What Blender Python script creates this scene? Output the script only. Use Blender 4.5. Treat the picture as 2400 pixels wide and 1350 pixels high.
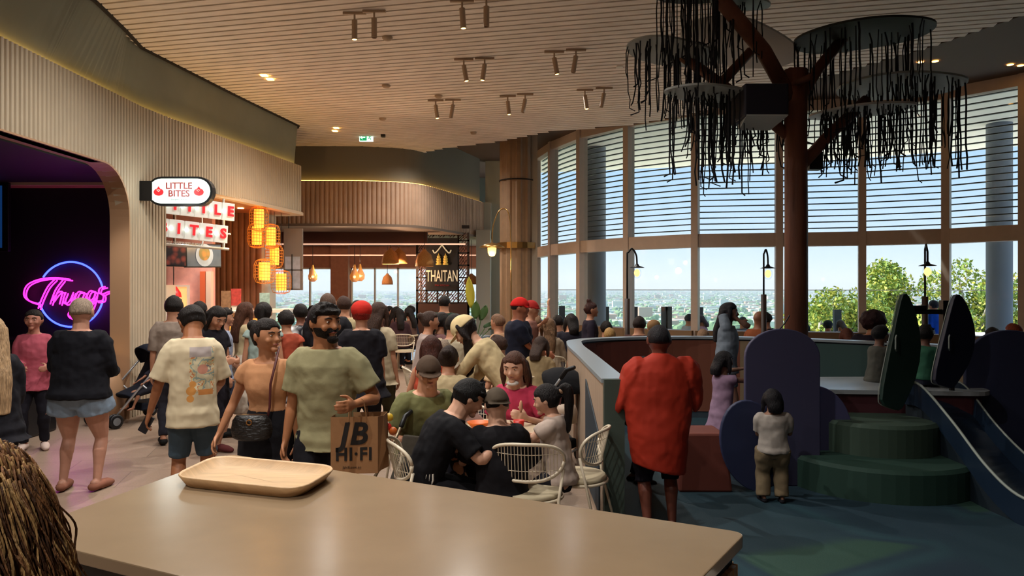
import bpy, bmesh, math, random
from mathutils import Vector, Matrix
R = math.radians
V = Vector
random.seed(7)
for o in list(bpy.data.objects): bpy.data.objects.remove(o)
S = bpy.context.scene
C = S.collection
# ---------------------------------------------------------------- camera
FPX = 1750.0; H = 1.75
cam_d = bpy.data.cameras.new('camera'); cam = bpy.data.objects.new('camera', cam_d); C.objects.link(cam)
cam.location = (0, 0, H); cam.rotation_euler = (R(90), 0, 0)
cam_d.sensor_width = 36; cam_d.lens = 36 * FPX / 2400; cam_d.clip_end = 60000; cam_d.clip_start = 0.05
S.camera = cam
# ---------------------------------------------------------------- view, world, sun
S.view_settings.view_transform = 'Standard'; S.view_settings.look = 'None'
S.view_settings.gamma = 1; S.view_settings.use_curve_mapping = False
S.view_settings.exposure = 1.0
w = bpy.data.worlds.new('sky'); S.world = w; w.use_nodes = True
nt = w.node_tree; nt.nodes.clear()
tcw = nt.nodes.new('ShaderNodeTexCoord'); sxyz = nt.nodes.new('ShaderNodeSeparateXYZ'); ramp = nt.nodes.new('ShaderNodeValToRGB')
bg = nt.nodes.new('ShaderNodeBackground'); bg.inputs[1].default_value = 0.62
wo = nt.nodes.new('ShaderNodeOutputWorld')
e = ramp.color_ramp.elements; e[0].position = 0.0; e[0].color = (.62, .77, .89, 1); e[1].position = 1; e[1].color = (.10, .28, .70, 1)
x_ = e.new(.12); x_.color = (.42, .64, .90, 1); x_ = e.new(.4); x_.color = (.22, .46, .85, 1)
nt.links.new(tcw.outputs['Generated'], sxyz.inputs[0]); nt.links.new(sxyz.outputs[2], ramp.inputs[0])
nt.links.new(ramp.outputs[0], bg.inputs[0]); nt.links.new(bg.outputs[0], wo.inputs[0])
sd = bpy.data.lights.new('sun', 'SUN'); sd.energy = 6.0; sd.angle = R(0.6); sd.color = (1, .95, .86)
so = bpy.data.objects.new('sun', sd); C.objects.link(so); so.rotation_euler = V((.6, -.30, -.78)).to_track_quat('-Z', 'Y').to_euler(); so.location = (0, 0, 30)
# ceiling lamps: (px of lamp, row, energy) resolved in metres
def lamp_spot(x, y, z, e, size=150, blend=.9, col=(1, .62, .34), tx=None, rad=.06):
    l = bpy.data.lights.new('lamp', 'SPOT'); l.energy = e; l.color = col; l.spot_size = R(size); l.spot_blend = blend; l.shadow_soft_size = rad
    o = bpy.data.objects.new('lamp', l); C.objects.link(o); o.location = (x, y, z)
    if tx is not None:
        o.rotation_euler = (V(tx) - V((x, y, z))).to_track_quat('-Z', 'Y').to_euler()
    return o
def lamp_point(x, y, z, e, col=(1, .62, .32), rad=.05):
    l = bpy.data.lights.new('bulb_light', 'POINT'); l.energy = e; l.color = col; l.shadow_soft_size = rad
    o = bpy.data.objects.new('bulb_light', l); C.objects.link(o); o.location = (x, y, z); return o
def lamp_area(x, y, z, sx, sy, e, col, rot):
    l = bpy.data.lights.new('strip_light', 'AREA'); l.energy = e; l.color = col; l.shape = 'RECTANGLE'; l.size = sx; l.size_y = sy
    o = bpy.data.objects.new('strip_light', l); C.objects.link(o); o.location = (x, y, z); o.rotation_euler = rot; return o
WARM = (1, .96, .90)
DOWN = [(-3.2, 1.5, 50), (-3.4, 4.5, 60), (-3.3, 8, 60), (-3.0, 12, 60), (-1.0, 3.2, 60), (-1.2, 6.2, 60), (-.6, 9.5, 60), (-1.6, 14, 60),
        (-.8, -1.5, 60), (1.0, 12.8, 40), (-1.8, 17, 40), (-6.5, 13.5, 40)]
for x, y, e in DOWN: lamp_spot(x, y, 5.08, e * 3.2, col=WARM, rad=.04)

# ---------------------------------------------------------------- helpers
def at(px, py, d): return V(((px - 1200) / FPX * d, d, H - (py - 675) / FPX * d))
def fl(px, py):
    d = H * FPX / (py - 675); return V(((px - 1200) / FPX * d, d, 0))
def lin(c):
    if isinstance(c, str):
        c = c.lstrip('#'); c = [int(c[i:i+2], 16) / 255 for i in (0, 2, 4)]
        c = [x / 12.92 if x <= .04045 else ((x + .055) / 1.055) ** 2.4 for x in c]
    return (c[0], c[1], c[2], 1)
MC = {}
def mat(name, col, rough=.6, metal=0, bump=0, bscale=40, var=0, vscale=8, emit=None, es=0, trans=0, alpha=1, spec=.5, sheen=0, stretch=None, coat=0):
    if name in MC: return MC[name]
    m = bpy.data.materials.new(name); m.use_nodes = True; MC[name] = m
    n = m.node_tree; p = n.nodes['Principled BSDF']; L = n.links
    p.inputs['Base Color'].default_value = lin(col); p.inputs['Roughness'].default_value = rough
    p.inputs['Metallic'].default_value = metal; p.inputs['Specular IOR Level'].default_value = spec
    p.inputs['Transmission Weight'].default_value = trans; p.inputs['Alpha'].default_value = alpha
    p.inputs['Coat Weight'].default_value = coat
    if sheen: p.inputs['Sheen Weight'].default_value = sheen
    if emit is not None:
        p.inputs['Emission Color'].default_value = lin(emit); p.inputs['Emission Strength'].default_value = es
    tc = n.nodes.new('ShaderNodeTexCoord'); mp = n.nodes.new('ShaderNodeMapping'); L.new(tc.outputs['Object'], mp.inputs[0])
    if stretch: mp.inputs['Scale'].default_value = stretch
    if var:
        t = n.nodes.new('ShaderNodeTexNoise'); t.inputs['Scale'].default_value = vscale; t.inputs['Detail'].default_value = 5
        L.new(mp.outputs[0], t.inputs['Vector'])
        r = n.nodes.new('ShaderNodeMapRange'); r.inputs[1].default_value = .3; r.inputs[2].default_value = .7
        r.inputs[3].default_value = 1 - var; r.inputs[4].default_value = 1 + var
        L.new(t.outputs[0], r.inputs[0])
        mx = n.nodes.new('ShaderNodeVectorMath'); mx.operation = 'SCALE'; mx.inputs[0].default_value = lin(col)[:3]
        L.new(r.outputs[0], mx.inputs['Scale']); L.new(mx.outputs[0], p.inputs['Base Color'])
    if bump:
        t = n.nodes.new('ShaderNodeTexNoise'); t.inputs['Scale'].default_value = bscale; t.inputs['Detail'].default_value = 4
        L.new(mp.outputs[0], t.inputs['Vector'])
        b = n.nodes.new('ShaderNodeBump'); b.inputs['Strength'].default_value = bump; b.inputs['Distance'].default_value = .01
        L.new(t.outputs[0], b.inputs['Height']); L.new(b.outputs[0], p.inputs['Normal'])
    return m
def fabric(c): return mat('fabric_' + str(c), c, .85, bump=.25, bscale=25, var=.08, vscale=12, spec=.2)
def skinm(c): return mat('skin_' + str(c), c, .5, var=.06, vscale=20, spec=.35)
def hairm(c): return mat('hair_' + str(c), c, .58, var=.45, vscale=40, bump=1, bscale=60, stretch=(3, 3, .35), spec=.25)

class MB:
    def __init__(s): s.v = []; s.f = []
    def add(s, vs, fs):
        o = len(s.v); s.v += [V(a) for a in vs]; s.f += [tuple(i + o for i in f) for f in fs]; return s
    def box(s, a, b, M=None):
        (x0, y0, z0), (x1, y1, z1) = a, b
        vs = [V(p) for p in [(x0,y0,z0),(x1,y0,z0),(x1,y1,z0),(x0,y1,z0),(x0,y0,z1),(x1,y0,z1),(x1,y1,z1),(x0,y1,z1)]]
        if M is not None: vs = [M @ p for p in vs]
        return s.add(vs, [(0,3,2,1),(4,5,6,7),(0,1,5,4),(1,2,6,5),(2,3,7,6),(3,0,4,7)])
    def loft(s, rings, n=14, cap=True):
        # rings: (centre, axisA, axisB)
        vs = []; fs = []
        for c, a, b in rings:
            for i in range(n):
                t = 2 * math.pi * i / n; vs.append(V(c) + V(a) * math.cos(t) + V(b) * math.sin(t))
        for r in range(len(rings) - 1):
            for i in range(n):
                j = (i + 1) % n; fs.append((r*n+i, r*n+j, (r+1)*n+j, (r+1)*n+i))
        if cap:
            fs.append(tuple(reversed(range(n)))); fs.append(tuple((len(rings)-1)*n + i for i in range(n)))
        return s.add(vs, fs)
    def tube(s, pts, rad, n=10, round_=False, flat=None, up=None):
        pts = [V(p) for p in pts]
        if not hasattr(rad, '__len__'): rad = [rad] * len(pts)
        rings = []; prev = None
        T = []
        for i in range(len(pts)):
            t = (pts[min(i+1, len(pts)-1)] - pts[max(i-1, 0)])
            T.append(t.normalized() if t.length > 1e-9 else V((0,0,1)))
        for i, p in enumerate(pts):
            if prev is None:
                u = V(up) if up is not None else (V((0,0,1)) if abs(T[i].z) < .9 else V((0,1,0)))
                a = T[i].cross(u).normalized()
            else:
                a = (prev - T[i] * prev.dot(T[i])).normalized()
            prev = a; b = T[i].cross(a)
            fa = flat if flat else 1
            rings.append((p, a * rad[i], b * rad[i] * fa))
        if round_:
            c, a, b = rings[0]; r0 = rad[0]; t = T[0]
            rings = [(c - t * r0 * .95, a * .3, b * .3), (c - t * r0 * .65, a * .75, b * .75)] + rings
            c, a, b = rings[-1]; r0 = rad[-1]; t = T[-1]
            rings += [(c + t * r0 * .65, a * .75, b * .75), (c + t * r0 * .95, a * .3, b * .3)]
        return s.loft(rings, n)
    def ell(s, c, r, M=None, n=14, m=9):
        c = V(c); vs = []; fs = []
        if not hasattr(r, '__len__'): r = (r, r, r)
        for j in range(1, m):
            ph = math.pi * j / m
            for i in range(n):
                t = 2*math.pi*i/n; p = V((r[0]*math.sin(ph)*math.cos(t), r[1]*math.sin(ph)*math.sin(t), r[2]*math.cos(ph)))
                vs.append(c + ((M @ p) if M is not None else p))
        for j in range(m-2):
            for i in range(n):
                k = (i+1) % n; fs.append((j*n+i, (j+1)*n+i, (j+1)*n+k, j*n+k))
        top = V((0,0,r[2])); bot = V((0,0,-r[2]))
        if M is not None: top = M @ top; bot = M @ bot
        vs += [c + top, c + bot]; a = len(vs)-2
        for i in range(n):
            k = (i+1) % n; fs.append((a, i, k)); fs.append((a+1, (m-2)*n+k, (m-2)*n+i))
        return s.add(vs, fs)
    def lathe(s, prof, c=(0,0,0), n=24, M=None):
        vs = []; fs = []; c = V(c)
        for r, z in prof:
            for i in range(n):
                t = 2*math.pi*i/n; p = V((r*math.cos(t), r*math.sin(t), z)); vs.append(c + ((M @ p) if M is not None else p))
        for j in range(len(prof)-1):
            for i in range(n):
                k = (i+1) % n; fs.append((j*n+i, j*n+k, (j+1)*n+k, (j+1)*n+i))
        return s.add(vs, fs)
    def prism(s, poly, M, depth):
        # poly in local XY, extruded along +Z by depth
        n = len(poly); vs = [M @ V((x, y, 0)) for x, y in poly] + [M @ V((x, y, depth)) for x, y in poly]
        fs = [tuple(reversed(range(n))), tuple(range(n, 2*n))] + [(i, (i+1) % n, n+(i+1) % n, n+i) for i in range(n)]
        return s.add(vs, fs)
    def build(s, name, m, parent=None, smooth=False, bevel=0, remesh=0, crease=0, wrinkle=0, loc=None, autos=False, sm=0):
        me = bpy.data.meshes.new(name); me.from_pydata([tuple(p) for p in s.v], [], s.f); me.update()
        bm = bmesh.new(); bm.from_mesh(me); bmesh.ops.recalc_face_normals(bm, faces=bm.faces); bm.to_mesh(me); bm.free()
        me.materials.append(m)
        if smooth: me.polygons.foreach_set('use_smooth', [True] * len(me.polygons))
        o = bpy.data.objects.new(name, me); C.objects.link(o)
        if parent is not None: o.parent = parent
        if remesh:
            r = o.modifiers.new('r', 'REMESH'); r.mode = 'VOXEL'; r.voxel_size = remesh; r.use_smooth_shade = True
            if sm:
                q = o.modifiers.new('s', 'SMOOTH'); q.factor = .5; q.iterations = sm
        if wrinkle:
            tx = bpy.data.textures.get('folds') or bpy.data.textures.new('folds', 'CLOUDS')
            tx.noise_scale = .09; tx.noise_depth = 1
            dmod = o.modifiers.new('d', 'DISPLACE'); dmod.texture = tx; dmod.strength = wrinkle; dmod.mid_level = .5
        if bevel:
            bmod = o.modifiers.new('b', 'BEVEL'); bmod.width = bevel; bmod.segments = 2; bmod.limit_method = 'ANGLE'
        return o
def tag(o, label, cat=None, group=None, kind=None):
    if label: o['label'] = label
    if cat: o['category'] = cat
    if group: o['group'] = group
    if kind: o['kind'] = kind
    return o
def thing(name, label, cat, loc=(0,0,0), rz=0, group=None):
    o = bpy.data.objects.new(name, None); C.objects.link(o); o.location = loc; o.rotation_euler = (0, 0, rz); o.empty_display_size = .1
    return tag(o, label, cat, group)
def struct(name, mb, m, label=None, **k):
    o = mb.build(name, m, None, **k); o['kind'] = 'structure'
    if label: o['label'] = label
    return o
def copy_tree(o, parent=None):
    c = o.copy(); C.objects.link(c); c.parent = parent
    for ch in list(o.children): copy_tree(ch, c)
    return c
def text(name, s, size, m, M, parent=None, bold=0, shear=0, extrude=.004, sx=1, sy=1, align='CENTER', spacing=1):
    cu = bpy.data.curves.new(name, 'FONT'); cu.body = s; cu.size = size; cu.align_x = align; cu.align_y = 'CENTER'
    cu.offset = bold; cu.shear = shear; cu.extrude = extrude; cu.space_character = spacing; cu.resolution_u = 4
    t = bpy.data.objects.new(name, cu); C.objects.link(t)
    bpy.context.view_layer.update()
    me = bpy.data.meshes.new_from_object(t.evaluated_get(bpy.context.evaluated_depsgraph_get()))
    bpy.data.objects.remove(t); me.name = name
    me.transform(M @ Matrix.Diagonal((sx, sy, 1, 1))); me.materials.clear(); me.materials.append(m)
    o = bpy.data.objects.new(name, me); C.objects.link(o)
    if parent is not None: o.parent = parent
    return o
def frame(o, x, y):
    # matrix with local x,y axes given (world vectors) at origin o
    x = V(x).normalized(); y = V(y).normalized(); z = x.cross(y).normalized(); y = z.cross(x)
    M = Matrix.Identity(4)
    for i in range(3): M[i][0] = x[i]; M[i][1] = y[i]; M[i][2] = z[i]; M[i][3] = o[i]
    return M
def bez(p, n=12):
    # Catmull-Rom through the points
    p = [V(a) for a in p]; q = [p[0]] + p + [p[-1]]; out = []
    for i in range(1, len(q)-2):
        for k in range(n):
            t = k / n; a, b, c, d = q[i-1], q[i], q[i+1], q[i+2]
            out.append(.5 * ((2*b) + (c-a)*t + (2*a-5*b+4*c-d)*t*t + (3*b-a-3*c+d)*t**3))
    out.append(p[-1]); return out
# ---------------------------------------------------------------- materials of the place
m_slat = mat('ceiling_timber', '#e8ddd2', .6, var=.12, vscale=2, stretch=(1, 6, 1))
m_dark = mat('ceiling_void', '#1c1512', .9)
m_band = mat('grey_green_render', '#7c7e72', .85, var=.08, vscale=1.5)
m_rib = mat('ribbed_cream', '#b5a58d', .6, var=.05, vscale=3)
m_ribw = mat('ribbed_timber', '#b3937a', .6, var=.1, vscale=3)
m_trim = mat('cream_trim', '#c9b193', .5)
m_gold = mat('cove_strip', '#e8c878', .5, emit='#ffc860', es=3.5)
m_tan = mat('tan_reveal', '#a98362', .6)
m_black = mat('black_void', '#0b0a0e', .5)
m_blk = mat('black_metal', '#17171a', .4, metal=.3)
m_white = mat('white_paint', '#d8d2c6', .45)
m_frame = mat('window_frame', '#c8b5a5', .5, var=.04)
m_pale = mat('pale_grey_wall', '#c2c2b6', .8)
m_beam = mat('brown_soffit', '#5d4a3e', .8)
m_wood = mat('oak', '#b98a58', .5, var=.2, vscale=4, stretch=(1, 12, 12), bump=.1, bscale=10)
m_brass = mat('brass', '#a8824c', .3, metal=.9)
m_glass = bpy.data.materials.new('clear_glass'); m_glass.use_nodes = True
_n = m_glass.node_tree; _n.nodes.clear()
_o = _n.nodes.new('ShaderNodeOutputMaterial'); _t = _n.nodes.new('ShaderNodeBsdfTransparent'); _g = _n.nodes.new('ShaderNodeBsdfGlossy'); _mx = _n.nodes.new('ShaderNodeMixShader')
_g.inputs['Roughness'].default_value = .02; _t.inputs[0].default_value = (.93, .96, .96, 1); _mx.inputs[0].default_value = .015
_n.links.new(_t.outputs[0], _mx.inputs[1]); _n.links.new(_g.outputs[0], _mx.inputs[2]); _n.links.new(_mx.outputs[0], _o.inputs[0])
CZ = 5.13
# floor: pale terrazzo tiles
def tile_mat():
    m = mat('floor_tiles', '#a08d7c', .42, spec=.5); n = m.node_tree; L = n.links; p = n.nodes['Principled BSDF']
    tc = n.nodes['Texture Coordinate']; b = n.nodes.new('ShaderNodeTexBrick'); mp = n.nodes.new('ShaderNodeMapping'); mp.inputs['Rotation'].default_value = (0, 0, R(-14))
    L.new(tc.outputs['Object'], mp.inputs[0]); L.new(mp.outputs[0], b.inputs[0])
    b.inputs['Scale'].default_value = 1; b.inputs['Brick Width'].default_value = 1.2; b.inputs['Row Height'].default_value = .6; b.inputs['Mortar Size'].default_value = .004
    b.inputs[1].default_value = lin('#95806f'); b.inputs[2].default_value = lin('#8a7564'); b.inputs[3].default_value = lin('#6d5f52')
    t = n.nodes.new('ShaderNodeTexNoise'); t.inputs['Scale'].default_value = 60; L.new(tc.outputs['Object'], t.inputs['Vector'])
    mx = n.nodes.new('ShaderNodeMixRGB'); mx.blend_type = 'OVERLAY'; mx.inputs[0].default_value = .25; L.new(b.outputs[0], mx.inputs[1]); L.new(t.outputs[0], mx.inputs[2])
    L.new(mx.outputs[0], p.inputs['Base Color']); return m
m_floor = tile_mat()
# window mullion line (curved glazed wall), metres
WL = [(.70, 21.2), (1.09, 19.5), (1.70, 18.0), (2.63, 16.75), (3.86, 15.7), (5.5, 15.4), (7.03, 15.0), (8.32, 14.3), (9.15, 13.3), (9.9, 12.0), (10.3, 10.4)]
struct('floor', MB().prism([(-14, -6), (11, -6), (11, 10.4)] + [(x, y) for x, y in reversed(WL)] + [(.7, 26), (-14, 26)], Matrix.Translation((0, 0, -.2)), .2), m_floor, 'pale stone tile floor of the food hall')
struct('floor_restaurant', MB().prism([(-9, 17.1), (-.9, 17.1), (-.9, 25.8), (-9, 25.8)], Matrix.Translation((0, 0, 0)), .006), mat('polished_grey_floor', '#7f858c', .13), 'polished blue-grey floor of the far restaurant')
# shells outside the frame that close the hall
mb = MB(); mb.box((-14, -6.2, 0), (11, -6, 5.6)); struct('wall_back', mb, m_tan)
mb = MB(); mb.box((11, -6, 0), (11.2, 10.4, 5.6)); mb.box((10.3, 10.3, 0), (11.2, 10.5, 5.6)); struct('wall_right', mb, m_beam)
mb = MB(); mb.box((-14.2, -6.2, 0), (-14, 26, 5.6)); struct('wall_left', mb, m_black)
# upper soffit (brown) everywhere up to the glazing
mb = MB(); mb.prism([(-14, -6), (11, -6), (11, 10.6)] + [(x + .1, y + .1) for x, y in reversed(WL)] + [(.7, 26), (-14, 26)], Matrix.Translation((0, 0, 5.56)), .3)
struct('trim_1', mb, m_beam, 'brown upper soffit between slat ceiling and glazing')
# slat ceiling polygon
CP = [(-5.6, -5.9), (7.2, -5.9), (6.9, 6), (6.29, 9.17), (5.82, 10.4), (4.3, 13), (3.3, 14.6), (2.37, 15.4), (.82, 16), (-.29, 17.1), (-1.6, 17.9), (-2.3, 18.6), (-3.2, 18.2), (-6.5, 18.2), (-6.5, 11), (-5.2, 10.4), (-5.05, 9.6), (-4.9, 8.6), (-5.0, 6)]
mb = MB(); mb.prism(CP, Matrix.Translation((0, 0, CZ + .03)), .12)
struct('trim_2', mb, m_dark, 'dark void board above the timber slats')
mb = MB(); ang = R(-13.3); ca, sa = math.cos(ang), math.sin(ang)
rot = [(x*ca + y*sa, -x*sa + y*ca) for x, y in CP]
pitch = .165; v = min(q[1] for q in rot) + .05
Mr = Matrix.Rotation(ang, 4, 'Z')
while v < max(q[1] for q in rot):
    xs = []
    for i in range(len(rot)):
        (x0, y0), (x1, y1) = rot[i], rot[(i+1) % len(rot)]
        if (y0 - v) * (y1 - v) < 0: xs.append(x0 + (v - y0) / (y1 - y0) * (x1 - x0))
    xs.sort()
    for k in range(0, len(xs) - 1, 2):
        if xs[k+1] - xs[k] > .1: mb.box((xs[k], v - pitch/2 + .019, CZ - .03), (xs[k+1], v + pitch/2 - .019, CZ + .03), Mr)
    v += pitch
struct('ceiling', mb, m_slat, 'pale timber slat ceiling')
# fascia of the slat ceiling towards the glazing
mb = MB()
for i in range(1, 13):
    a, b = V(CP[i]).to_3d(), V(CP[i+1]).to_3d() if i+1 < len(CP) else None
    mb.add([a + V((0,0,CZ-.03)), b + V((0,0,CZ-.03)), b + V((0,0,5.56)), a + V((0,0,5.56))], [(0,1,2,3)])
struct('trim_3', mb, m_beam)
# ---------------------------------------------------------------- ribbed bulkheads
def resample(path, step):
    path = [V(p) for p in path]; out = []; acc = 0; seg = 0; L = [(path[i+1]-path[i]).length for i in range(len(path)-1)]; tot = sum(L); n = int(tot/step); 
    for k in range(n + 1):
        s_ = tot * k / n; i = 0
        while i < len(L) - 1 and s_ > L[i]: s_ -= L[i]; i += 1
        d = (path[i+1] - path[i]).normalized(); out.append((path[i] + d * s_, V((d.y, -d.x)), tot * k / n))
    return out
def ribwall(name, path, z0, z1, m, label, pitch=.075, depth=.03, side=1, thick=.12):
    mb = MB(); pts = resample(path, pitch / 4); vs = []; fs = []
    pr = [0, .9, 1, .9]
    for k, (p, nrm, s_) in enumerate(pts):
        off = pr[k % 4] * depth * side; q = p + nrm * off
        a = z0(s_, p) if callable(z0) else z0; b = z1(s_, p) if callable(z1) else z1
        qb = p - nrm * thick * side
        vs += [(q.x, q.y, a), (q.x, q.y, b), (qb.x, qb.y, b), (qb.x, qb.y, a)]
    for k in range(len(pts) - 1):
        for j in range(4): fs.append((k*4+j, k*4+(j+1) % 4, k*4+4+(j+1) % 4, k*4+4+j))
    fs += [(0,1,2,3), tuple(len(vs)-4+j for j in (3,2,1,0))]
    mb.add(vs, fs); return struct(name, mb, m, label)
ZB, ZR = 3.32, 4.27
# left shopfront: from beside the camera to the pillar, then out to the far nose
LP = [(-5.3, 1.0), (-5.14, 7.5), (-5.16, 10.4)]
AY1 = 9.95; AR = .62                                  # far jamb of the black shop's opening and its corner radius
def z_arch(s_, p):
    if p.y >= AY1 + .035: return 0
    if p.y > AY1 - AR: t = min(.999, (p.y - (AY1 - AR)) / AR); return ZB - AR + AR * math.sqrt(max(0, 1 - t*t))
    return ZB
ribwall('wall_front_left', LP + [(-5.10, 10.95)], z_arch, ZR, m_rib, 'cream ribbed bulkhead and pillar round the black shopfront')
ribwall('trim_4', [(-5.10, 10.95), (-4.75, 13.1), (-4.38, 15.4), (-4.42, 15.55), (-4.7, 15.65), (-7.5, 15.65)], ZB - .02, ZR, m_rib, 'cream ribbed bulkhead above the dumpling shop')
# arch reveal (smooth) with pale edge
mb = MB(); N = 10
prof = [(1.0, ZB), (AY1 - AR, ZB)] + [(AY1 - AR + AR * math.sin(R(90 * k / N)), ZB - AR + AR * math.cos(R(90 * k / N))) for k in range(1, N + 1)] + [(AY1, 0)]
vs = []; fs = []
for y, z in prof: vs += [(-5.10, y, z), (-5.36, y, z), (-5.36, y + .02, z + .02), (-5.10, y + .02, z + .02)]
for k in range(len(prof) - 1):
    for j in range(4): fs.append((k*4+j, k*4+(j+1) % 4, k*4+4+(j+1) % 4, k*4+4+j))
mb.add(vs, fs); struct('trim_5', mb, m_tan, 'tan reveal lining the black shop opening')
mb = MB(); mb.box((-5.36, AY1 + .02, 0), (-5.2, 11.0, ZB)); struct('wall_pillar', mb, m_tan)
# dark render band above, with cove strip
def band(name, lo, hi, m):
    lo = [(p.x, p.y) for p in bez([V((a, b, 0)) for a, b in lo[:7]], 8)] + lo[7:]; hi = [(p.x, p.y) for p in bez([V((a, b, 0)) for a, b in hi[:7]], 8)] + hi[7:]
    mb = MB(); n = len(lo); vs = [(x, y, ZR - .05) for x, y in lo] + [(x, y, CZ + .02) for x, y in hi]
    mb.add(vs, [(i, i+1, n+i+1, n+i) for i in range(n-1)]); return struct(name, mb, m, 'dark grey-green render band under the ceiling')
lo = [(-5.45, 1), (-5.27, 7.5), (-5.27, 8.6), (-5.27, 9.6), (-5.27, 10.4), (-4.86, 13.1), (-4.5, 15.4), (-4.6, 15.6), (-7.5, 15.6)]
hi = [(-5.1, 1), (-4.95, 7.5), (-4.88, 8.7), (-5.04, 9.7), (-5.18, 10.4), (-4.80, 13.1), (-4.42, 15.4), (-4.5, 15.6), (-7.5, 15.6)]
band('wall_upper_left', lo, hi, m_band)
mb = MB()
for i in range(len(hi)-2):
    mb.tube([(hi[i][0]+.02, hi[i][1], CZ-.02), (hi[i+1][0]+.02, hi[i+1][1], CZ-.02)], .035, 6)
struct('trim_6', mb, m_dark)
def cove(name, path, off):
    mb = MB()
    for i in range(len(path)-1):
        a, b = V(path[i]), V(path[i+1]); d = (b-a).normalized(); nrm = V((d.y, -d.x)) * off
        mb.box((0, -.012, .004), ((b-a).length, .012, .016), Matrix.Translation((a.x+nrm.x, a.y+nrm.y, ZR + .0)) @ Matrix.Rotation(math.atan2(d.y, d.x), 4, 'Z'))
    return tag(mb.build(name, m_gold), None, None, None, 'structure')
cove('trim_7', [(-5.3, 1), (-5.14, 7.5), (-5.16, 10.4), (-4.75, 13.1), (-4.38, 15.4)], -.06)
# lip under the dumpling-shop bulkhead and its soffit
mb = MB(); mb.prism([(-5.2, 10.95), (-4.72, 13.1), (-4.34, 15.4), (-4.36, 15.6), (-4.7, 15.72), (-9, 15.72), (-9, 10.95)], Matrix.Translation((0, 0, ZB - .06)), .06)
struct('trim_8', mb, m_trim)
mb = MB(); mb.prism([(-5.3, 11.0), (-4.88, 13.1), (-4.55, 15.3), (-9, 15.4), (-9, 11)], Matrix.Translation((0, 0, ZB - .065)), .01)
struct('trim_9', mb, mat('soffit_timber', '#a57349', .6))
# ---------------------------------------------------------------- far restaurant bulkhead
FP = bez([V((-7.5, 17.55)).to_3d(), V((-4.4, 17.55)).to_3d(), V((-3.3, 17.62)).to_3d(), V((-2.3, 18.1)).to_3d(), V((-1.7, 19.5)).to_3d(), V((-.86, 22.0)).to_3d()], 8)
FP = [(p.x, p.y) for p in FP]
ribwall('wall_far', FP, 3.26, ZR, m_ribw, 'brown ribbed bulkhead over the far restaurant', pitch=.11)
mb = MB(); n = len(FP)
def offp(P, o):
    out = []
    for i, p in enumerate(P):
        a, b = V(P[max(i-1, 0)]), V(P[min(i+1, len(P)-1)]); d = (b - a).normalized(); out.append((p[0] + d.y * o, p[1] - d.x * o))
    return out
LO = offp(FP, -.1)
mb.add([(x, y, ZR - .05) for x, y in LO] + [(x, y, 5.6) for x, y in LO], [(i, i+1, n+i+1, n+i) for i in range(n-1)])
struct('wall_upper_far', mb, mat('dark_brown_band', '#6c675b', .85))
cove('trim_10', FP, -.04)
mb = MB(); mb.prism(offp(FP, .06) + [(-.86, 26), (-7.5, 26)], Matrix.Translation((0, 0, 3.2)), .06)
struct('trim_11', mb, mat('restaurant_soffit', '#7c6a5c', .7), 'soffit of the far restaurant')
# dark recess ceiling strips inside the restaurant
mb = MB(); mb.box((-6.5, 19.3, 2.88), (-2.2, 19.5, 3.2)); struct('trim_12', mb, mat('maroon_beam', '#4a2a24', .7))
mb = MB(); mb.box((-6.5, 19.2, 2.86), (-1.2, 19.24, 2.9)); mb.box((-6.5, 23.2, 2.75), (-.9, 23.24, 2.79)); struct('trim_13', mb, mat('pinkish_strip', '#e8b8a0', .5, emit='#ffc8a8', es=.35))
# restaurant glazed back wall
m_red = mat('terracotta_wall', '#a06b52', .8, var=.1)
mb = MB(); mb.box((-9, 25.8, 2.45), (-.9, 26, 3.3)); mb.box((-9, 25.8, 0), (-.9, 26, .25)); mb.box((-6.2, 25.5, 0), (-5.6, 26, 3.3)); struct('wall_far_glazed', mb, m_red)
mb = MB()
for x in (-8.3, -7.0, -5.55, -4.75, -3.95, -3.15, -2.35, -1.55, -.9): mb.box((x-.03, 25.85, .2), (x+.03, 25.95, 2.5))
mb.box((-9, 25.85, 2.4), (-.9, 25.95, 2.46)); w1 = struct('window_1', mb, m_white, 'tall glazing at the back of the far restaurant')
g = MB().box((-9, 25.9, .25), (-.9, 25.905, 2.45)).build('pane', m_glass, w1)
mb = MB(); mb.box((-9.2, 15.7, 0), (-9, 26, 5.6)); struct('wall_side_far', mb, m_red)
mb = MB(); mb.box((-14, 25.8, 0), (-9, 26, 5.6)); mb.box((-9, 25.8, 3.26), (.8, 26.02, 5.6)); struct('wall_end', mb, m_band)
# white end pier, grey wall
mb = MB(); mb.box((-1.02, 21.2, 0), (-.62, 22.4, 3.4)); mb.box((-.9, 22.0, 3.2), (-.62, 22.4, ZR)); struct('wall_pier', mb, m_pale, 'pale pier at the end of the restaurant front')
mb = MB(); mb.box((-.80, 22.4, 0), (.2, 22.6, 5.6)); mb.box((.2, 22.0, 0), (.8, 22.2, 5.6)); struct('wall_grey', mb, m_pale, 'pale grey wall beside the fluted column')
mb = MB(); mb.box((-9, 25, 0), (-8.9, 26, 3)); mb.build('x', m_red); bpy.data.objects.remove(bpy.data.objects['x'])
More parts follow.
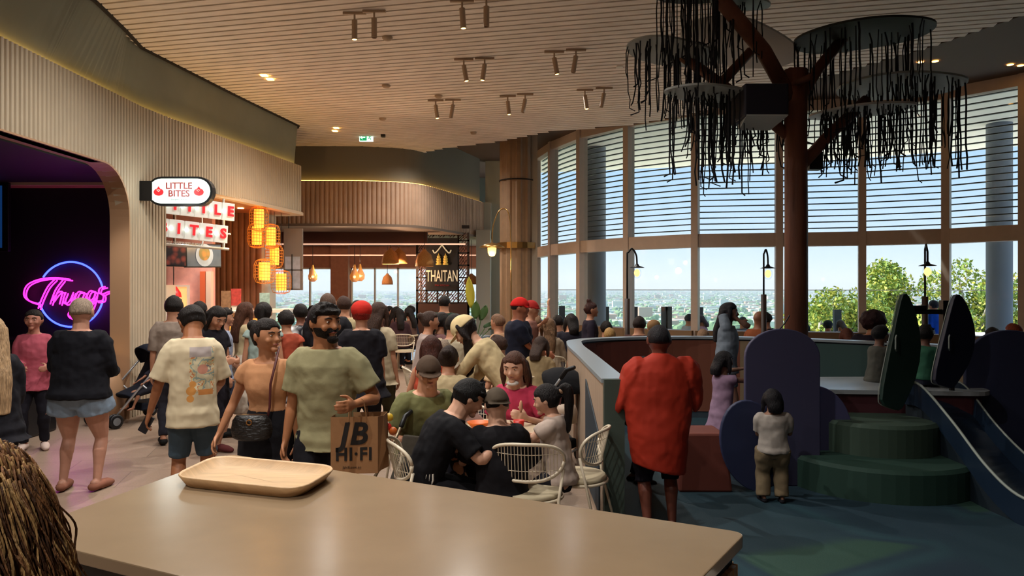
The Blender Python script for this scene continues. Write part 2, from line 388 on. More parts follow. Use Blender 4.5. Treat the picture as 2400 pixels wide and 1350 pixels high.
# ---------------------------------------------------------------- fluted column
col = thing('fluted_column', 'tall fluted timber column beside the glazed wall, brass ring round it', 'column', (.12, 17.8, 0))
mb = MB(); nf = 60
prof2 = lambda r: [((r + (.025 if (i // 3) % 2 else 0)) * math.cos(2*math.pi*i/nf), (r + (.025 if (i // 3) % 2 else 0)) * math.sin(2*math.pi*i/nf)) for i in range(nf)]
mb.prism(prof2(.39), Matrix.Identity(4), 5.5); mb.build('shaft', mat('column_timber', '#8f7256', .6, var=.08), col)
MB().lathe([(.44, 2.68), (.48, 2.68), (.48, 2.82), (.44, 2.82), (.44, 2.68)]).build('ring', m_brass, col)
MB().lathe([(.425, 4.28), (.43, 4.28), (.43, 4.31), (.425, 4.31), (.425, 4.28)]).build('joint', m_dark, col)
mb = MB(); mb.box((.46, 17.6, 0), (.60, 17.9, 5.56)); struct('trim_14', mb, mat('pale_post', '#9d9488', .6))
# ---------------------------------------------------------------- glazed wall on the right
mb = MB(); mt = MB(); ms = MB(); lv = MB(); gl = MB()
for i, (x, y) in enumerate(WL):
    a = V(WL[max(i-1, 0)]); b = V(WL[min(i+1, len(WL)-1)]); an = math.atan2(b.y-a.y, b.x-a.x)
    M = Matrix.Translation((x, y, 0)) @ Matrix.Rotation(an, 4, 'Z'); mb.box((-.07, -.14, 0), (.07, .1, 5.56), M)
for i in range(len(WL)-1):
    a, b = V(WL[i]), V(WL[i+1]); L = (b-a).length; an = math.atan2(b.y-a.y, b.x-a.x)
    M = Matrix.Translation((a.x, a.y, 0)) @ Matrix.Rotation(an, 4, 'Z')
    mt.box((-.02, -.12, 2.60), (L+.02, .12, 2.88), M); mt.box((-.02, -.1, 5.35), (L+.02, .1, 5.56), M)
    ms.box((-.02, -.22, 0), (L+.02, .12, .86), M)
    gl.box((0, -.004, .86), (L, .004, 2.6), M); gl.box((0, -.004, 2.88), (L, .004, 5.4), M)
    z = 2.97
    while z < 5.45:
        lv.box((-.02, .15, z), (L+.02, .21, z + .02), M @ Matrix.Identity(4)); z += .125
w2 = struct('window_2', mb, m_frame, 'tall curved glazed wall with mullions, looking over the terrace')
mt.build('transom', m_frame, w2); ms.build('sill', mat('sill_wood', '#7d6247', .5), w2); gl.build('pane', m_glass, w2)
lv.build('louvre_blades', mat('louvre_grey', '#3c4145', .5), w2)
# ---------------------------------------------------------------- outside
mb = MB(); mb.prism([(.7, 31), (1.1, 19.6)] + [(x+.05, y+.1) for x, y in WL[2:]] + [(22, 8), (28, 24), (16, 32)], Matrix.Translation((0, 0, -.3)), .28)
struct('floor_terrace', mb, mat('terrace_paving', '#e6e1d8', .7, var=.06), 'paved terrace outside the glazing')
mb = MB(); mb.prism([(x, y+.25) for x, y in WL[:]] + [(14, 8), (18, 12), (17, 17), (13.5, 20.5), (9, 22.8), (4.5, 24), (.7, 25)], Matrix.Translation((0, 0, 5.6)), .35)
struct('trim_15', mb, mat('cream_eave', '#fbf4e4', .7), 'curved cream eave outside the glazing')
for i, (px, d) in enumerate(((1397, 20.5), (2342, 17.5))):
    p = at(px, 675, d); MB().lathe([(.27, -.02), (.27, 5.6)], (p.x, p.y, 0)).build('terrace_column', mat('grey_column', '#7d828c', .7), None, smooth=True)
    o = bpy.data.objects[-1] if False else C.objects[-1]
    tag(o, ['round grey column on the terrace near the left end of the glazing', 'round grey column on the terrace behind the slide'][i], 'column', 'round terrace columns')
SC = [(1.3, 24.5), (4.5, 23.2), (8.5, 21.8), (12, 19.8), (15.5, 16.8)]
bal = thing('glass_balustrade', 'clear glass wind screen along the terrace edge', 'glass screen', (0, 0, 0))
mb = MB(); mr = MB()
for i in range(len(SC)-1):
    a, b = V(SC[i]), V(SC[i+1]); L = (b-a).length; M = Matrix.Translation((a.x, a.y, 0)) @ Matrix.Rotation(math.atan2(b.y-a.y, b.x-a.x), 4, 'Z')
    mb.box((0, 0, 0), (L, .012, 1.68), M); mr.box((0, -.008, 1.68), (L, .02, 1.70), M)
mb.build('pane', m_glass, bal); mr.build('top_rail', m_white, bal)
posts = [(1317, 23, 'beside the first mullion'), (1420, 22, 'right of the round grey column'), (1487, 22, 'behind the left street lamp'), (1557, 22, 'left one of a close pair'), (1567, 22, 'right one of a close pair'), (1640, 21.5, 'beside the pink seated guest'), (1962, 19, 'in front of the green trees')]
for px, d, t in posts:
    p = at(px, 675, d); wd = .09
    tag(MB().box((p.x-wd, d-.05, 0), (p.x+wd, d+.05, 1.2)).build('screen_post', mat('post_grey', '#41474c', .6)), 'short dark post on the terrace, ' + t, 'post', 'terrace posts')
# land: valley floor, houses, woods
def land_mat():
    m = mat('suburban_valley', '#7f9660', .9); n = m.node_tree; L = n.links; p = n.nodes['Principled BSDF']; tc = n.nodes['Texture Coordinate']
    v = n.nodes.new('ShaderNodeTexNoise'); v.inputs['Scale'].default_value = .004; v.inputs['Detail'].default_value = 8; L.new(tc.outputs['Object'], v.inputs['Vector'])
    r = n.nodes.new('ShaderNodeValToRGB'); e = r.color_ramp.elements; e[0].position = .38; e[0].color = lin('#6f8f5c'); e[1].position = .62; e[1].color = lin('#b7b8a4')
    x = e.new(.5); x.color = lin('#8fa67c'); L.new(v.outputs[0], r.inputs[0]); L.new(r.outputs[0], p.inputs['Base Color']); return m
mb = MB(); mb.add([(-9000, 40, -26), (9000, 40, -26), (14000, 26000, -26), (-14000, 26000, -26)], [(0,1,2,3)])
struct('floor_valley', mb, land_mat(), 'distant green and built-up valley floor')
random.seed(3)
hs = [MB(), MB(), MB()]
for k in range(17000):
    d = 520 + 5800 * random.random() ** 1.3; x = (random.random() * 2 - 1) * d * .70
    if d < 900 and random.random() < .6: continue
    s_ = (3.2 + 4 * random.random()) * (1 + d / 4000); hh = 2.6 + 2.6 * random.random() + (8 if random.random() < .012 else 0)
    hs[k % 3].box((x-s_, d-s_*.6, -26), (x+s_, d+s_*.6, -26 + hh))
for i, c in enumerate(('#e6e2da', '#c2a08c', '#c3cace')):
    tag(hs[i].build('distant_houses', mat('house_' + str(i), c, .9)), ['white walled houses scattered over the far valley', 'pink-brown roofed houses scattered over the far valley', 'pale grey roofed houses scattered over the far valley'][i], 'houses', None, 'stuff')
mb = MB()
for k in range(11000):
    d = 260 + 5000 * random.random() ** 1.9; x = (random.random() * 2 - 1) * d * .70; s_ = (1.6 + 3 * random.random()) * (1 + d / 5000)
    w1_ = random.random() * 6; vs = []
    for j in range(5):
        a = w1_ + j * 1.257; vs.append((x + math.cos(a) * s_ * random.uniform(.7, 1.4), d + math.sin(a) * s_, -26)); 
    for j in range(5):
        a = w1_ + j * 1.257; vs.append((x + math.cos(a) * s_ * random.uniform(.5, 1), d + math.sin(a) * s_ * .7, -26 + s_ * random.uniform(.7, 1.3)))
    mb.add(vs, [(j, (j+1) % 5, 5 + (j+1) % 5, 5 + j) for j in range(5)] + [(5, 6, 7, 8, 9)])
tag(mb.build('distant_woods', mat('woods', '#86a070', .9, var=.35, vscale=.05), None), 'green tree cover spread over the far valley', 'trees', None, 'stuff')
hz = bpy.data.materials.new('valley_haze'); hz.use_nodes = True; _h = hz.node_tree; _h.nodes.clear(); _ho = _h.nodes.new('ShaderNodeOutputMaterial'); _hv = _h.nodes.new('ShaderNodeVolumeScatter')
_hv.inputs['Color'].default_value = (.80, .90, 1, 1); _hv.inputs['Density'].default_value = .00042; _h.links.new(_hv.outputs[0], _ho.inputs['Volume'])
struct('trim_20', MB().box((-6000, 120, -40), (6000, 9000, 120)), hz, 'thin summer haze over the valley')
# leafy trees just beyond the terrace
def leafy(px, ytop, d, wpx, label, cols, nl=5200, seed=1):
    rnd = random.Random(seed); p = at(px, 675, d); ztop = at(px, ytop, d).z; rw = wpx / 2 / FPX * d
    t = thing('leafy_tree', label, 'tree', (p.x, p.y, -8), 0, 'trees beyond the terrace')
    tr = MB(); tr.tube([(0, 0, 0), (.2, 0, 3), (-.1, 0, 6), (0, 0, 8.5)], [.35, .28, .2, .1], 8)
    cl = []
    for k in range(34):
        a = rnd.random() * 6.28; r = rw * math.sqrt(rnd.random()); q = rnd.random()
        z = 4.6 + (ztop + 8 - 5.2) * (q ** .8) * (1 - .35 * (r / rw) ** 2); cl.append((V((r*math.cos(a), r*math.sin(a)*.7, z)), rw * (.22 + .16 * rnd.random())))
        tr.tube([(0, 0, 3.5 + 2*q), (r*math.cos(a)*.5, r*math.sin(a)*.35, z-1.2), cl[-1][0]], [.1, .06, .02], 5)
    tr.build('trunk', mat('eucalypt_bark', '#b8aa9a', .9), t, smooth=True)
    for ci, c in enumerate(cols):
        mb = MB(); vs = []; fs = []
        for k in range(3 * nl // len(cols)):
            c0, r0 = cl[rnd.randrange(len(cl))]
            u = V((rnd.gauss(0, 1), rnd.gauss(0, 1), rnd.gauss(0, 1))).normalized() * r0 * (.55 + .55 * rnd.random())
            q = c0 + u; a = V((rnd.gauss(0,1), rnd.gauss(0,1), rnd.gauss(0,1))).normalized(); b = a.cross(V((rnd.gauss(0,1), rnd.gauss(0,1), rnd.gauss(0,1)))).normalized()
            s_ = .045 + .075 * rnd.random(); i0 = len(vs); vs += [q - a*s_, q + b*s_*.5, q + a*s_, q - b*s_*.5]; fs.append((i0, i0+1, i0+2, i0+3))
        mb.add(vs, fs); me = mb.build('foliage', mat('leaf_' + c, c, .7), t)
LC = ('#8fa038', '#b9b44a', '#6f8a3a')
leafy(1955, 632, 30, 250, 'yellow-green leafy tree left of the second mullion past the trunk', LC, 5200, 2)
leafy(2095, 582, 33, 260, 'tall yellow-green tree in the middle of the right-hand windows', LC, 6200, 3)
leafy(2275, 596, 31, 280, 'spreading yellow-green tree behind the slide, its bare twigs showing', LC, 5600, 4)
leafy(1925, 680, 27, 170, 'low bright green tree beside the dark trunk', LC, 3600, 5)
leafy(2180, 685, 27, 230, 'low rounded green tree between the two leaf panels', LC, 3600, 6)
leafy(2440, 640, 29, 160, 'green tree at the far right edge of the glazing', LC, 3600, 8)
# ---------------------------------------------------------------- people
TM = [(-.2,.066,.052,0),(-.08,.092,.064,-.004),(.08,.096,.066,-.004),(.35,.084,.058,0),(.6,.096,.066,.004),(.8,.108,.066,0),(.9,.102,.055,-.003),(.96,.078,.045,-.004),(1.03,.044,.04,0)]
TF = [(-.2,.07,.052,0),(-.08,.098,.066,-.006),(.08,.100,.067,-.006),(.38,.070,.052,0),(.62,.084,.066,.008),(.8,.092,.060,.003),(.9,.088,.050,-.003),(.96,.064,.041,-.004),(1.03,.036,.035,0)]
def lerp_tab(T, t):
    if t <= T[0][0]: return T[0][1:]
    for i in range(len(T)-1):
        a, b = T[i], T[i+1]
        if t <= b[0]:
            k = (t-a[0])/(b[0]-a[0]); k = k*k*(3-2*k); return tuple(a[j]+(b[j]-a[j])*k for j in (1,2,3))
    return T[-1][1:]
def ik(A, B, l1, l2, hint):
    A = V(A); B = V(B); d = B - A; L = d.length
    if L > (l1+l2)*.995: B = A + d.normalized()*(l1+l2)*.995; d = B-A; L = d.length
    L = max(L, abs(l1-l2)+.01*l1); u = d.normalized(); x = (l1*l1 - l2*l2 + L*L)/(2*L); hgt = math.sqrt(max(0, l1*l1-x*x))
    hv = V(hint); hv = hv - u*hv.dot(u); hv = hv.normalized() if hv.length > 1e-6 else V((1,0,0))
    return A + u*x + hv*hgt, B
def sub(pts, rad, f0, f1, n=9):
    L = [0]
    for i in range(1, len(pts)): L.append(L[-1] + (pts[i]-pts[i-1]).length)
    out = []; rr = []
    for k in range(n+1):
        s_ = L[-1]*(f0+(f1-f0)*k/n)
        for i in range(1, len(pts)):
            if s_ <= L[i]+1e-9 or i == len(pts)-1:
                q = (s_-L[i-1])/max(1e-9, L[i]-L[i-1]); out.append(pts[i-1].lerp(pts[i], q)); rr.append(rad[i-1]+(rad[i]-rad[i-1])*q); break
    return out, rr
PEOPLE = {}
def person(label, px, ytop, d, face=0, pose='stand', h=None, seat=.45, fem=0, wt=1.0, lean=None, slump=0, hy=0, hp=0, top=None, bot=None,
           skin='#b98468', hair=('short', '#17110e'), shoe='#1a1a1a', rw=None, lw=None, res=None, ank=None, sleeve=None, head=None, group=None, floor=0, reh=None, leh=None, gl=None, side=0, roll=0, beard=None, cover=None, hands=True, wr=.02, z0=None, tilt=0, name='person', extra=None):
    X = (px-1200)/FPX*d; zt = H-(ytop-675)/FPX*d - floor
    lean_ = {'stand': 1, 'walk': 3, 'sit': 8}.get(pose, 5) if lean is None else lean
    if h is None:
        h = zt if pose in ('stand', 'walk') else (zt - seat)/(.06 + .5*math.cos(R(lean_)))
    if res is None: res = .0075 if d < 6 else (.010 if d < 9 else .016)
    root = thing(name, label, 'person', (X, d, floor), R(face), group)
    sc = h; T = TF if fem else TM
    if pose == 'sit': hip = V((0, 0, seat/h + .05))
    else: hip = V((0, 0, .5 if not z0 else z0))
    sp = .33; la = R(lean_); up = V((math.sin(R(side)), math.sin(la), math.cos(la))).normalized()
    ctrl = hip + V((0, -slump*.12, sp*.5)) + up*0; neck = hip + up*sp
    def spine(t):
        tt = max(0, t); p = hip*(1-tt)**2 + (hip.lerp(neck, .5) + V((0, -slump*.1, slump*.02)))*2*tt*(1-tt) + neck*tt*tt if 0 <= t <= 1 else (hip + (up if pose != 'sit' else V((0, 0, 1)))*sp*t if t < 0 else neck + up*sp*(t-1))
        return p
    lat = V((1, 0, 0)); fw0 = V((0, math.cos(la), -math.sin(la)))
    def ring(t, ga=1, gb=1, add=0):
        a, b, yo = lerp_tab(T, t); c = spine(t)
        if t < .1 and pose == 'sit': fw = V((0, 1, 0))
        else: fw = fw0
        return (sc*(c + fw*yo), sc*lat*(a*wt*ga + add), sc*fw*(b*wt*gb + add))
    # joints
    sh = {}; el = {}; wrr = {}
    sw = .100 if not fem else .086; su = spine(.87)
    defR = V((.135 + .03*(wt-1), .03, .465)); 
    if pose == 'sit': defR = V((.09, .20, hip.z + .09))
    for sgn, tgt, eh in ((1, rw, reh), (-1, lw, leh)):
        A = su + lat*sgn*sw*wt
        t_ = V(tgt) if tgt is not None else V((defR.x*sgn, defR.y, defR.z))
        hint = V(eh) if eh is not None else (V((sgn*.35, -1, -.25)) if pose != 'sit' else V((sgn*.6, -.6, -.7)))
        E, W_ = ik(A, t_, .172, .148, hint); sh[sgn] = A; el[sgn] = E; wrr[sgn] = W_
    am = .9 if fem else 1.0
    def armpath(s_): return [sh[s_] - lat*s_*.012, sh[s_] + (el[s_]-sh[s_])*.15, sh[s_].lerp(el[s_], .55), el[s_], el[s_].lerp(wrr[s_], .3), el[s_].lerp(wrr[s_], .75), wrr[s_]], [.030*am*wt, .031*am*wt, .0265*am*wt, .0225*am, .0225*am, .0165*am, .0135*am]
    kn = {}; an = {}
    hw = .052
    for i, sgn in enumerate((1, -1)):
        A = hip + lat*sgn*hw*wt
        if ank is not None: t_ = V(ank[i])
        elif pose == 'sit': t_ = V((sgn*.07, .235, .045))
        elif pose == 'walk': t_ = V((sgn*.055, .08*sgn, .045 if sgn > 0 else .055))
        else: t_ = V((sgn*.062, -.005 + .012*sgn, .042))
        K, N_ = ik(A, t_, .245, .228, V((sgn*.12, 1, .25 if pose == 'sit' else 0))); kn[sgn] = K; an[sgn] = N_
    lm = 1.03 if fem else 1.0
    def legpath(s_):
        A = hip + lat*s_*hw*wt; k = kn[s_]; n_ = an[s_]; bk = V((0, -.006, 0))
        return [A, A.lerp(k, .25), A.lerp(k, .65), k, k.lerp(n_, .28) + bk, k.lerp(n_, .6), n_], [.054*lm*wt, .053*lm*wt, .042*wt, .031, .0335, .025, .0185]
    # head
    hh = .0715 if h > 1.35 else .0715*(1 + (1.35-h)*.85)
    if hh > .08: h = h/(.868 + 1.93*hh); sc = h
    hb = spine(1) + up*.002
    hpd = hb + V((0, .014, 0)) + up*.026 + V((0, 0, hh*.93))
    Hm = Matrix.Rotation(R(hy), 4, 'Z') @ Matrix.Rotation(R(hp), 4, 'X') @ Matrix.Rotation(R(roll), 4, 'Y')
    if abs(hp) > 12: hpd = hpd + Hm.to_3x3() @ V((0, .0, .02)) - V((0, 0, .02)) + V((0, -math.sin(R(hp))*.05, -.022))
    hs_ = sc*hh; HM = Matrix.Translation(sc*hpd) @ Hm @ Matrix.Scale(hs_, 4)
    def hsphere(n=28, m=20):
        vs = []; fs = []
        for j in range(m+1):
            ph = math.pi*j/m
            for i in range(n):
                t = 2*math.pi*i/n; vs.append(V((math.sin(ph)*math.cos(t), math.sin(ph)*math.sin(t), math.cos(ph))))
        for j in range(m):
            for i in range(n):
                k = (i+1) % n; fs.append((j*n+i, (j+1)*n+i, (j+1)*n+k, j*n+k))
        return vs, fs
    def headpt(p, g=1.0):
        x, y, z = p; X_ = x*.76; Y_ = y*.93; Z_ = z
        if z < 0:
            k = -z; X_ *= 1 - .28*k**1.5; 
            if y < 0: Y_ *= 1 - .35*k
            else: Y_ *= 1 - .08*k*k
        else:
            if y < 0: Y_ *= 1.06
        if y > .55: Y_ = Y_*.96 - .0
        for sx in (-1, 1):
            dd = (x - sx*.33)**2 + (z - .05)**2
            if y > 0: Y_ -= .09*math.exp(-dd/.03)
        return V((X_*g, Y_*g, Z_*g))
    near = d < 9
    mb = MB()
    vs, fs = hsphere(); mb.add([HM @ headpt(p) for p in vs], fs)
    mb.loft([(HM @ V((0, .74, .12)), HM.to_3x3() @ V((.07, 0, 0)), HM.to_3x3() @ V((0, .08, .02))), (HM @ V((0, .85, -.1)), HM.to_3x3() @ V((.1, 0, 0)), HM.to_3x3() @ V((0, .12, .02))),
             (HM @ V((0, .93, -.27)), HM.to_3x3() @ V((.155, 0, 0)), HM.to_3x3() @ V((0, .16, .03))), (HM @ V((0, .84, -.35)), HM.to_3x3() @ V((.11, 0, 0)), HM.to_3x3() @ V((0, .1, .0)))], 8)
    H3 = HM.to_3x3()
    mb.ell(HM @ V((.31, .70, .115)), (.14, .10, .05), H3); mb.ell(HM @ V((-.31, .70, .115)), (.14, .10, .05), H3); mb.ell(HM @ V((0, .70, -.80)), (.24, .2, .17), H3); mb.ell(HM @ V((0, .80, -.50)), (.20, .09, .10), H3); mb.ell(HM @ V((0, .74, .24)), (.42, .13, .09), H3)
    for sx in (-1, 1):
        mb.ell(HM @ V((sx*.79, -.05, -.03)), (.07, .17, .27), H3); mb.ell(HM @ V((sx*.40, .62, -.25)), (.2, .17, .2), H3)
    # neck + torso
    hc = sc*hpd; nb = sc*spine(.97)
    nr = (.043 if not fem else .034)*sc*wt**.5
    mb.tube([nb - V((0,0,.02*sc)), nb.lerp(hc, .5), hc + H3 @ V((0, -.25, -.2))], [nr*1.15, nr, nr*.95], 12)
    ts = [-.2,-.1,0,.1,.2,.35,.5,.62,.72,.8,.87,.92,.96,1.0]
    mb.loft([ring(t) for t in ts], 18)
    for s_ in (1, -1):
        p, r = armpath(s_); pp = bez([a*sc for a in p], 3); rr = []
        for i in range(len(p)-1): rr += [sc*(r[i]+(r[i+1]-r[i])*k/3) for k in range(3)]
        rr.append(sc*r[-1]); mb.tube(pp, rr, 12, True)
        p, r = legpath(s_); pp = bez([a*sc for a in p], 3); rr = []
        for i in range(len(p)-1): rr += [sc*(r[i]+(r[i+1]-r[i])*k/3) for k in range(3)]
        rr.append(sc*r[-1]); mb.tube(pp, rr, 12, True)
        # foot
        n_ = an[s_]; fd = V((s_*.18, 1, 0)).normalized()
        if pose == 'walk' and s_ < 0: fd = V((0, 1, -.25)).normalized()
        zb = n_.z - .04
        mb.tube([sc*V((n_.x, n_.y, n_.z)) - sc*fd*.02, sc*V((n_.x, n_.y, zb+.022)) + sc*fd*.02, sc*V((n_.x, n_.y, zb+.018)) + sc*fd*.07, sc*V((n_.x, n_.y, zb+.012)) + sc*fd*.105], [sc*.021, sc*.024, sc*.024, sc*.016], 10, True, up=(0,0,1))
        # hand
        if hands:
            e = el[s_]; w_ = wrr[s_]; fdn = (w_-e).normalized(); ref = V((0, 1, 0)) if abs(fdn.y) < .75 else V((0, 0, 1))
            wide = (ref - fdn*ref.dot(fdn)).normalized(); nrm = fdn.cross(wide)
            if nrm.dot(-lat*s_) < 0: nrm = -nrm
            pl = w_ + fdn*.052
            mb.loft([(sc*(w_-fdn*.004), sc*wide*.014, sc*nrm*.011), (sc*(w_+fdn*.02), sc*wide*.021, sc*nrm*.011), (sc*pl, sc*wide*.024, sc*nrm*.009)], 12)
            for fi in range(4):
                o = (fi-1.5)*.0125; Lf = (.038, .046, .044, .034)[fi]; b0 = pl + wide*(-o) - fdn*.006
                q1 = b0 + fdn*Lf*.45 + nrm*.006; q2 = q1 + (fdn*.75 + nrm*.65).normalized()*Lf*.35; q3 = q2 + (fdn*.35 + nrm*.9).normalized()*Lf*.28
                mb.tube([sc*b0, sc*q1, sc*q2, sc*q3], [sc*.0056, sc*.0052, sc*.005, sc*.0042], 8, True)
            b0 = w_ + fdn*.018 + wide*.016; q1 = b0 + (wide*.7 + fdn*.6 + nrm*.4).normalized()*.024; q2 = q1 + (wide*.2 + fdn*.85 + nrm*.5).normalized()*.024
            mb.tube([sc*b0, sc*q1, sc*q2], [sc*.0085, sc*.0065, sc*.005], 8, True)
    mb.build('body', skinm(skin), root, remesh=res, sm=2)
    if near and ytop < 1000:
        for sx in (-1, 1):
            ez = MB().ell(HM @ V((sx*.31, .735, .04)), (.095, .07, .045), H3, 12, 8).build('eye', mat('eye_white', '#cfc4ba', .3), root, smooth=True)
            MB().ell(HM @ V((sx*.31, .80, .04)), (.045, .03, .042), H3, 10, 6).build('iris', mat('iris', '#20130c', .2), ez, smooth=True)
            MB().tube([HM @ V((sx*.14, .84, .20)), HM @ V((sx*.32, .83, .26)), HM @ V((sx*.50, .70, .21))], [hs_*.03, hs_*.04, hs_*.02], 6, True).build('eyebrow', hairm(hair[1]), root, smooth=True)
        MB().tube([HM @ V((-.2, .80, -.52)), HM @ V((-.08, .885, -.49)), HM @ V((0, .895, -.505)), HM @ V((.08, .885, -.49)), HM @ V((.2, .80, -.52))], [hs_*.02, hs_*.045, hs_*.05, hs_*.045, hs_*.02], 8, True).build('lips', mat('lips', '#8e4a40', .5), root, smooth=True)
    # clothes
    if top:
        c = top.get('c'); lo = top.get('loose', 1.1); hem = top.get('hem', -.05); slv = top.get('sl', .35); neckt = top.get('neck', .985)
        m = top.get('mat') or fabric(c); mb = MB(); add = .006 + (lo-1)*.06; st = []
        t = max(hem, -.12)
        k = 0; tl = [t + (neckt - t)*q/12 for q in range(13)]
        for t_ in tl:
            cc, a, b = ring(t_, 1, 1, add)
            if t_ < .05: _, a, b = ring(.05, 1.02 if lo < 1.1 else 1.12, 1.2, add)
            if lo > 1.06 and t_ < .6:
                wmin = sc*(lerp_tab(T, 0)[0]*wt + add)*(.97 if lo < 1.2 else 1.03); 
                if a.length < wmin: a = a.normalized()*(a.length*.25 + wmin*.75)
                bm_ = sc*(lerp_tab(T, .62)[1]*wt + add)*.98
                if b.length < bm_: b = b.normalized()*bm_
            if t_ > .9: a = a * (1 if t_ < .95 else .95)
            st.append((cc, a, b))
        if hem < -.12:
            c0, a0, b0 = st[0]; fl_ = top.get('flare', .25); nn = 5
            ext = [(c0 + V((0, 0, -1))*sc*sp*(-.12-hem)*q/nn, a0*(1+fl_*q/nn), b0*(1+fl_*1.2*q/nn)) for q in range(nn, 0, -1)]
            st = ext + st
        mb.loft(st, 20)
        for s_ in (1, -1):
            if slv > 0:
                p, r = armpath(s_); p2, r2 = sub(p, r, 0, slv, 8); p2 = [p2[0] - lat*s_*.028 + V((0,0,.002))] + p2; r2 = [r2[0]*.98] + r2; n_ = len(p2)
                mb.tube([a*sc for a in p2], [sc*(r2[i]*(1.06 + (lo-1)*.8) + .007 + top.get('cuff', .008)*(i/n_)) for i in range(n_)], 12)
        mb.build(top.get('name', 'shirt'), m, root, remesh=max(res, .009), sm=3, wrinkle=wr)
    if bot:
        kind = bot['k']; m = bot.get('mat') or fabric(bot['c']); mb = MB(); lo = bot.get('loose', 1.08); wtp = bot.get('waist', .25)
        if kind in ('pants', 'shorts'):
            tl = [-.22, -.14, -.06, 0, .08, .16, wtp]
            mb.loft([ring(t, 1, 1, .006) for t in tl], 18)
            for s_ in (1, -1):
                p, r = legpath(s_); L_ = bot.get('len', .96 if kind == 'pants' else .42); p2, r2 = sub(p, r, 0, L_, 10)
                mn = bot.get('min', .026)
                mb.tube([a*sc for a in p2], [sc*(max(q, mn)*lo + .004 + (bot.get('flare', .0))*i/10) for i, q in enumerate(r2)], 14)
        else:
            c0, a0, b0 = ring(wtp, 1, 1, .005); c1, a1, b1 = ring(0, 1.14, 1.12, .014); L_ = bot.get('len', .3)
            st = [(c0, a0, b0), ring(.12, 1.06, 1.05, .010), (c1, a1, b1)]
            for q in range(1, 6): st.append((c1 + V((0, 0, -sc*L_*q/5)), a1*(1+bot.get('flare', .15)*q/5), b1*(1+bot.get('flare', .15)*1.3*q/5)))
            mb.loft(st[::-1], 22)
        mb.build({'pants': 'trousers', 'shorts': 'shorts', 'skirt': 'skirt'}[kind], m, root, remesh=max(res, .009), sm=3, wrinkle=wr)
    if shoe:
        for s_ in (1, -1):
            mb = MB(); n_ = an[s_]; fd = V((s_*.18, 1, 0)).normalized(); zb = n_.z-.04
            if pose == 'walk' and s_ < 0: fd = V((0, 1, -.25)).normalized()
            mb.tube([sc*V((n_.x, n_.y, zb+.024)) - sc*fd*.028, sc*V((n_.x, n_.y, zb+.026)) + sc*fd*.03, sc*V((n_.x, n_.y, zb+.02)) + sc*fd*.08, sc*V((n_.x, n_.y, zb+.016)) + sc*fd*.112], [sc*.026, sc*.029, sc*.028, sc*.02], 12, True, flat=.86, up=(0,0,1))
            mb.build('shoe', fabric(shoe), root, smooth=True)
    # hair
    st_, hc_ = hair[0], hair[1]; hm_ = hairm(hc_)
    if st_ != 'bald':
        mb = MB(); vs, fs = hsphere(30, 22); out = []
        fr = {'short': .42, 'crew': .50}.get(st_, .42); nape = {'short': -.48, 'crew': -.25}.get(st_, -.55)
        for p in vs:
            g = 1.10 if st_ != 'crew' else 1.05; q = headpt(p, g)
            if st_ == 'short' and p.z > 0: q *= 1.03
            face_ = (p.y > .30 and p.z < fr - .25*max(0, abs(p.x)-.4)) or (p.y > -.12 and p.z < -.05) or (p.z < nape)
            if face_: q = headpt(p, .86)
            out.append(HM @ q)
        mb.add(out, fs); hcD = HM @ V((0, -.35, 0)); bk = (H3 @ V((0, -1, 0))).normalized(); rt = (H3 @ V((1, 0, 0))).normalized()
        if st_ == 'short' and near:
            rn = random.Random(int(px)); 
            for k in range(26):
                a = rn.uniform(-1.3, 1.3); b = rn.uniform(.05, 1.2); p0 = V((math.sin(a)*math.cos(b), math.cos(a)*math.cos(b)*.9, math.sin(b)+.0))
                if p0.z < .45 and p0.y > .3: p0.z = .5
                q = headpt(p0.normalized(), 1.10); dr = V((rn.uniform(-.2, .2), .1, .12)); mb.tube([HM @ (q*.93), HM @ (q*1.03 + dr*.4), HM @ (q*1.02 + dr)], [hs_*.11, hs_*.09, hs_*.03], 6, True)
        L_ = hair[2] if len(hair) > 2 else .2
        if st_ in ('long', 'bob'):
            if st_ == 'bob': L_ = .055
            w0 = hs_*.80; e0 = hcD + V((0, 0, hs_*.25)); dn = V((0, -.0, -1))
            bot_ = V((hcD.x, min(hcD.y, sc*spine(.75).y - sc*.06) if lean_ < 25 else hcD.y, hcD.z)) ; stp = []
            for q in range(7):
                f = q/6; c_ = e0.lerp(V((bot_.x, bot_.y - sc*.008, e0.z)), min(1, f*1.6)) + dn*(sc*(L_+.08)*f); g = 1 - .25*f
                stp.append((c_, rt*w0*(1.05*g), bk*hs_*(.62 - .2*f)))
            mb.loft(stp[::-1], 16)
            for s_ in (-1, 1):
                a0 = HM @ V((s_*.68, .1, .5)); a1 = HM @ V((s_*.84, .12, -.2)); a2 = HM @ V((s_*.88, .05, -.9)) ; a3 = a2 + V((0, 0, -sc*L_*.6)) + rt*s_*sc*.0
                mb.tube([a0, a1, a2, a3], [hs_*.2, hs_*.24, hs_*.22, hs_*.08], 8, True)
        elif st_ == 'bun':
            mb.ell(HM @ V((0, -1.02, .55)), (.42, .38, .38), H3)
        elif st_ == 'topbun':
            mb.ell(HM @ V((0, -.35, 1.25)), (.36, .36, .32), H3)
        elif st_ == 'pony':
            a0 = HM @ V((0, -1.0, .45)); a1 = a0 + bk*hs_*.55 + V((0, 0, hs_*.05)); a2 = a1 + bk*hs_*.15 + V((0, 0, -sc*L_*.5)); a3 = a2 + V((0, 0, -sc*L_*.5)) - bk*hs_*.2
            mb.tube(bez([a0, a1, a2, a3], 4), [hs_*(.2 + .16*math.sin(min(1, k/9)*2.4)) for k in range(13)], 10, True)
        elif st_ == 'afro':
            mb.ell(HM @ V((0, -.25, .35)), (1.35, 1.25, 1.15), H3, 20, 14)
            rn = random.Random(5)
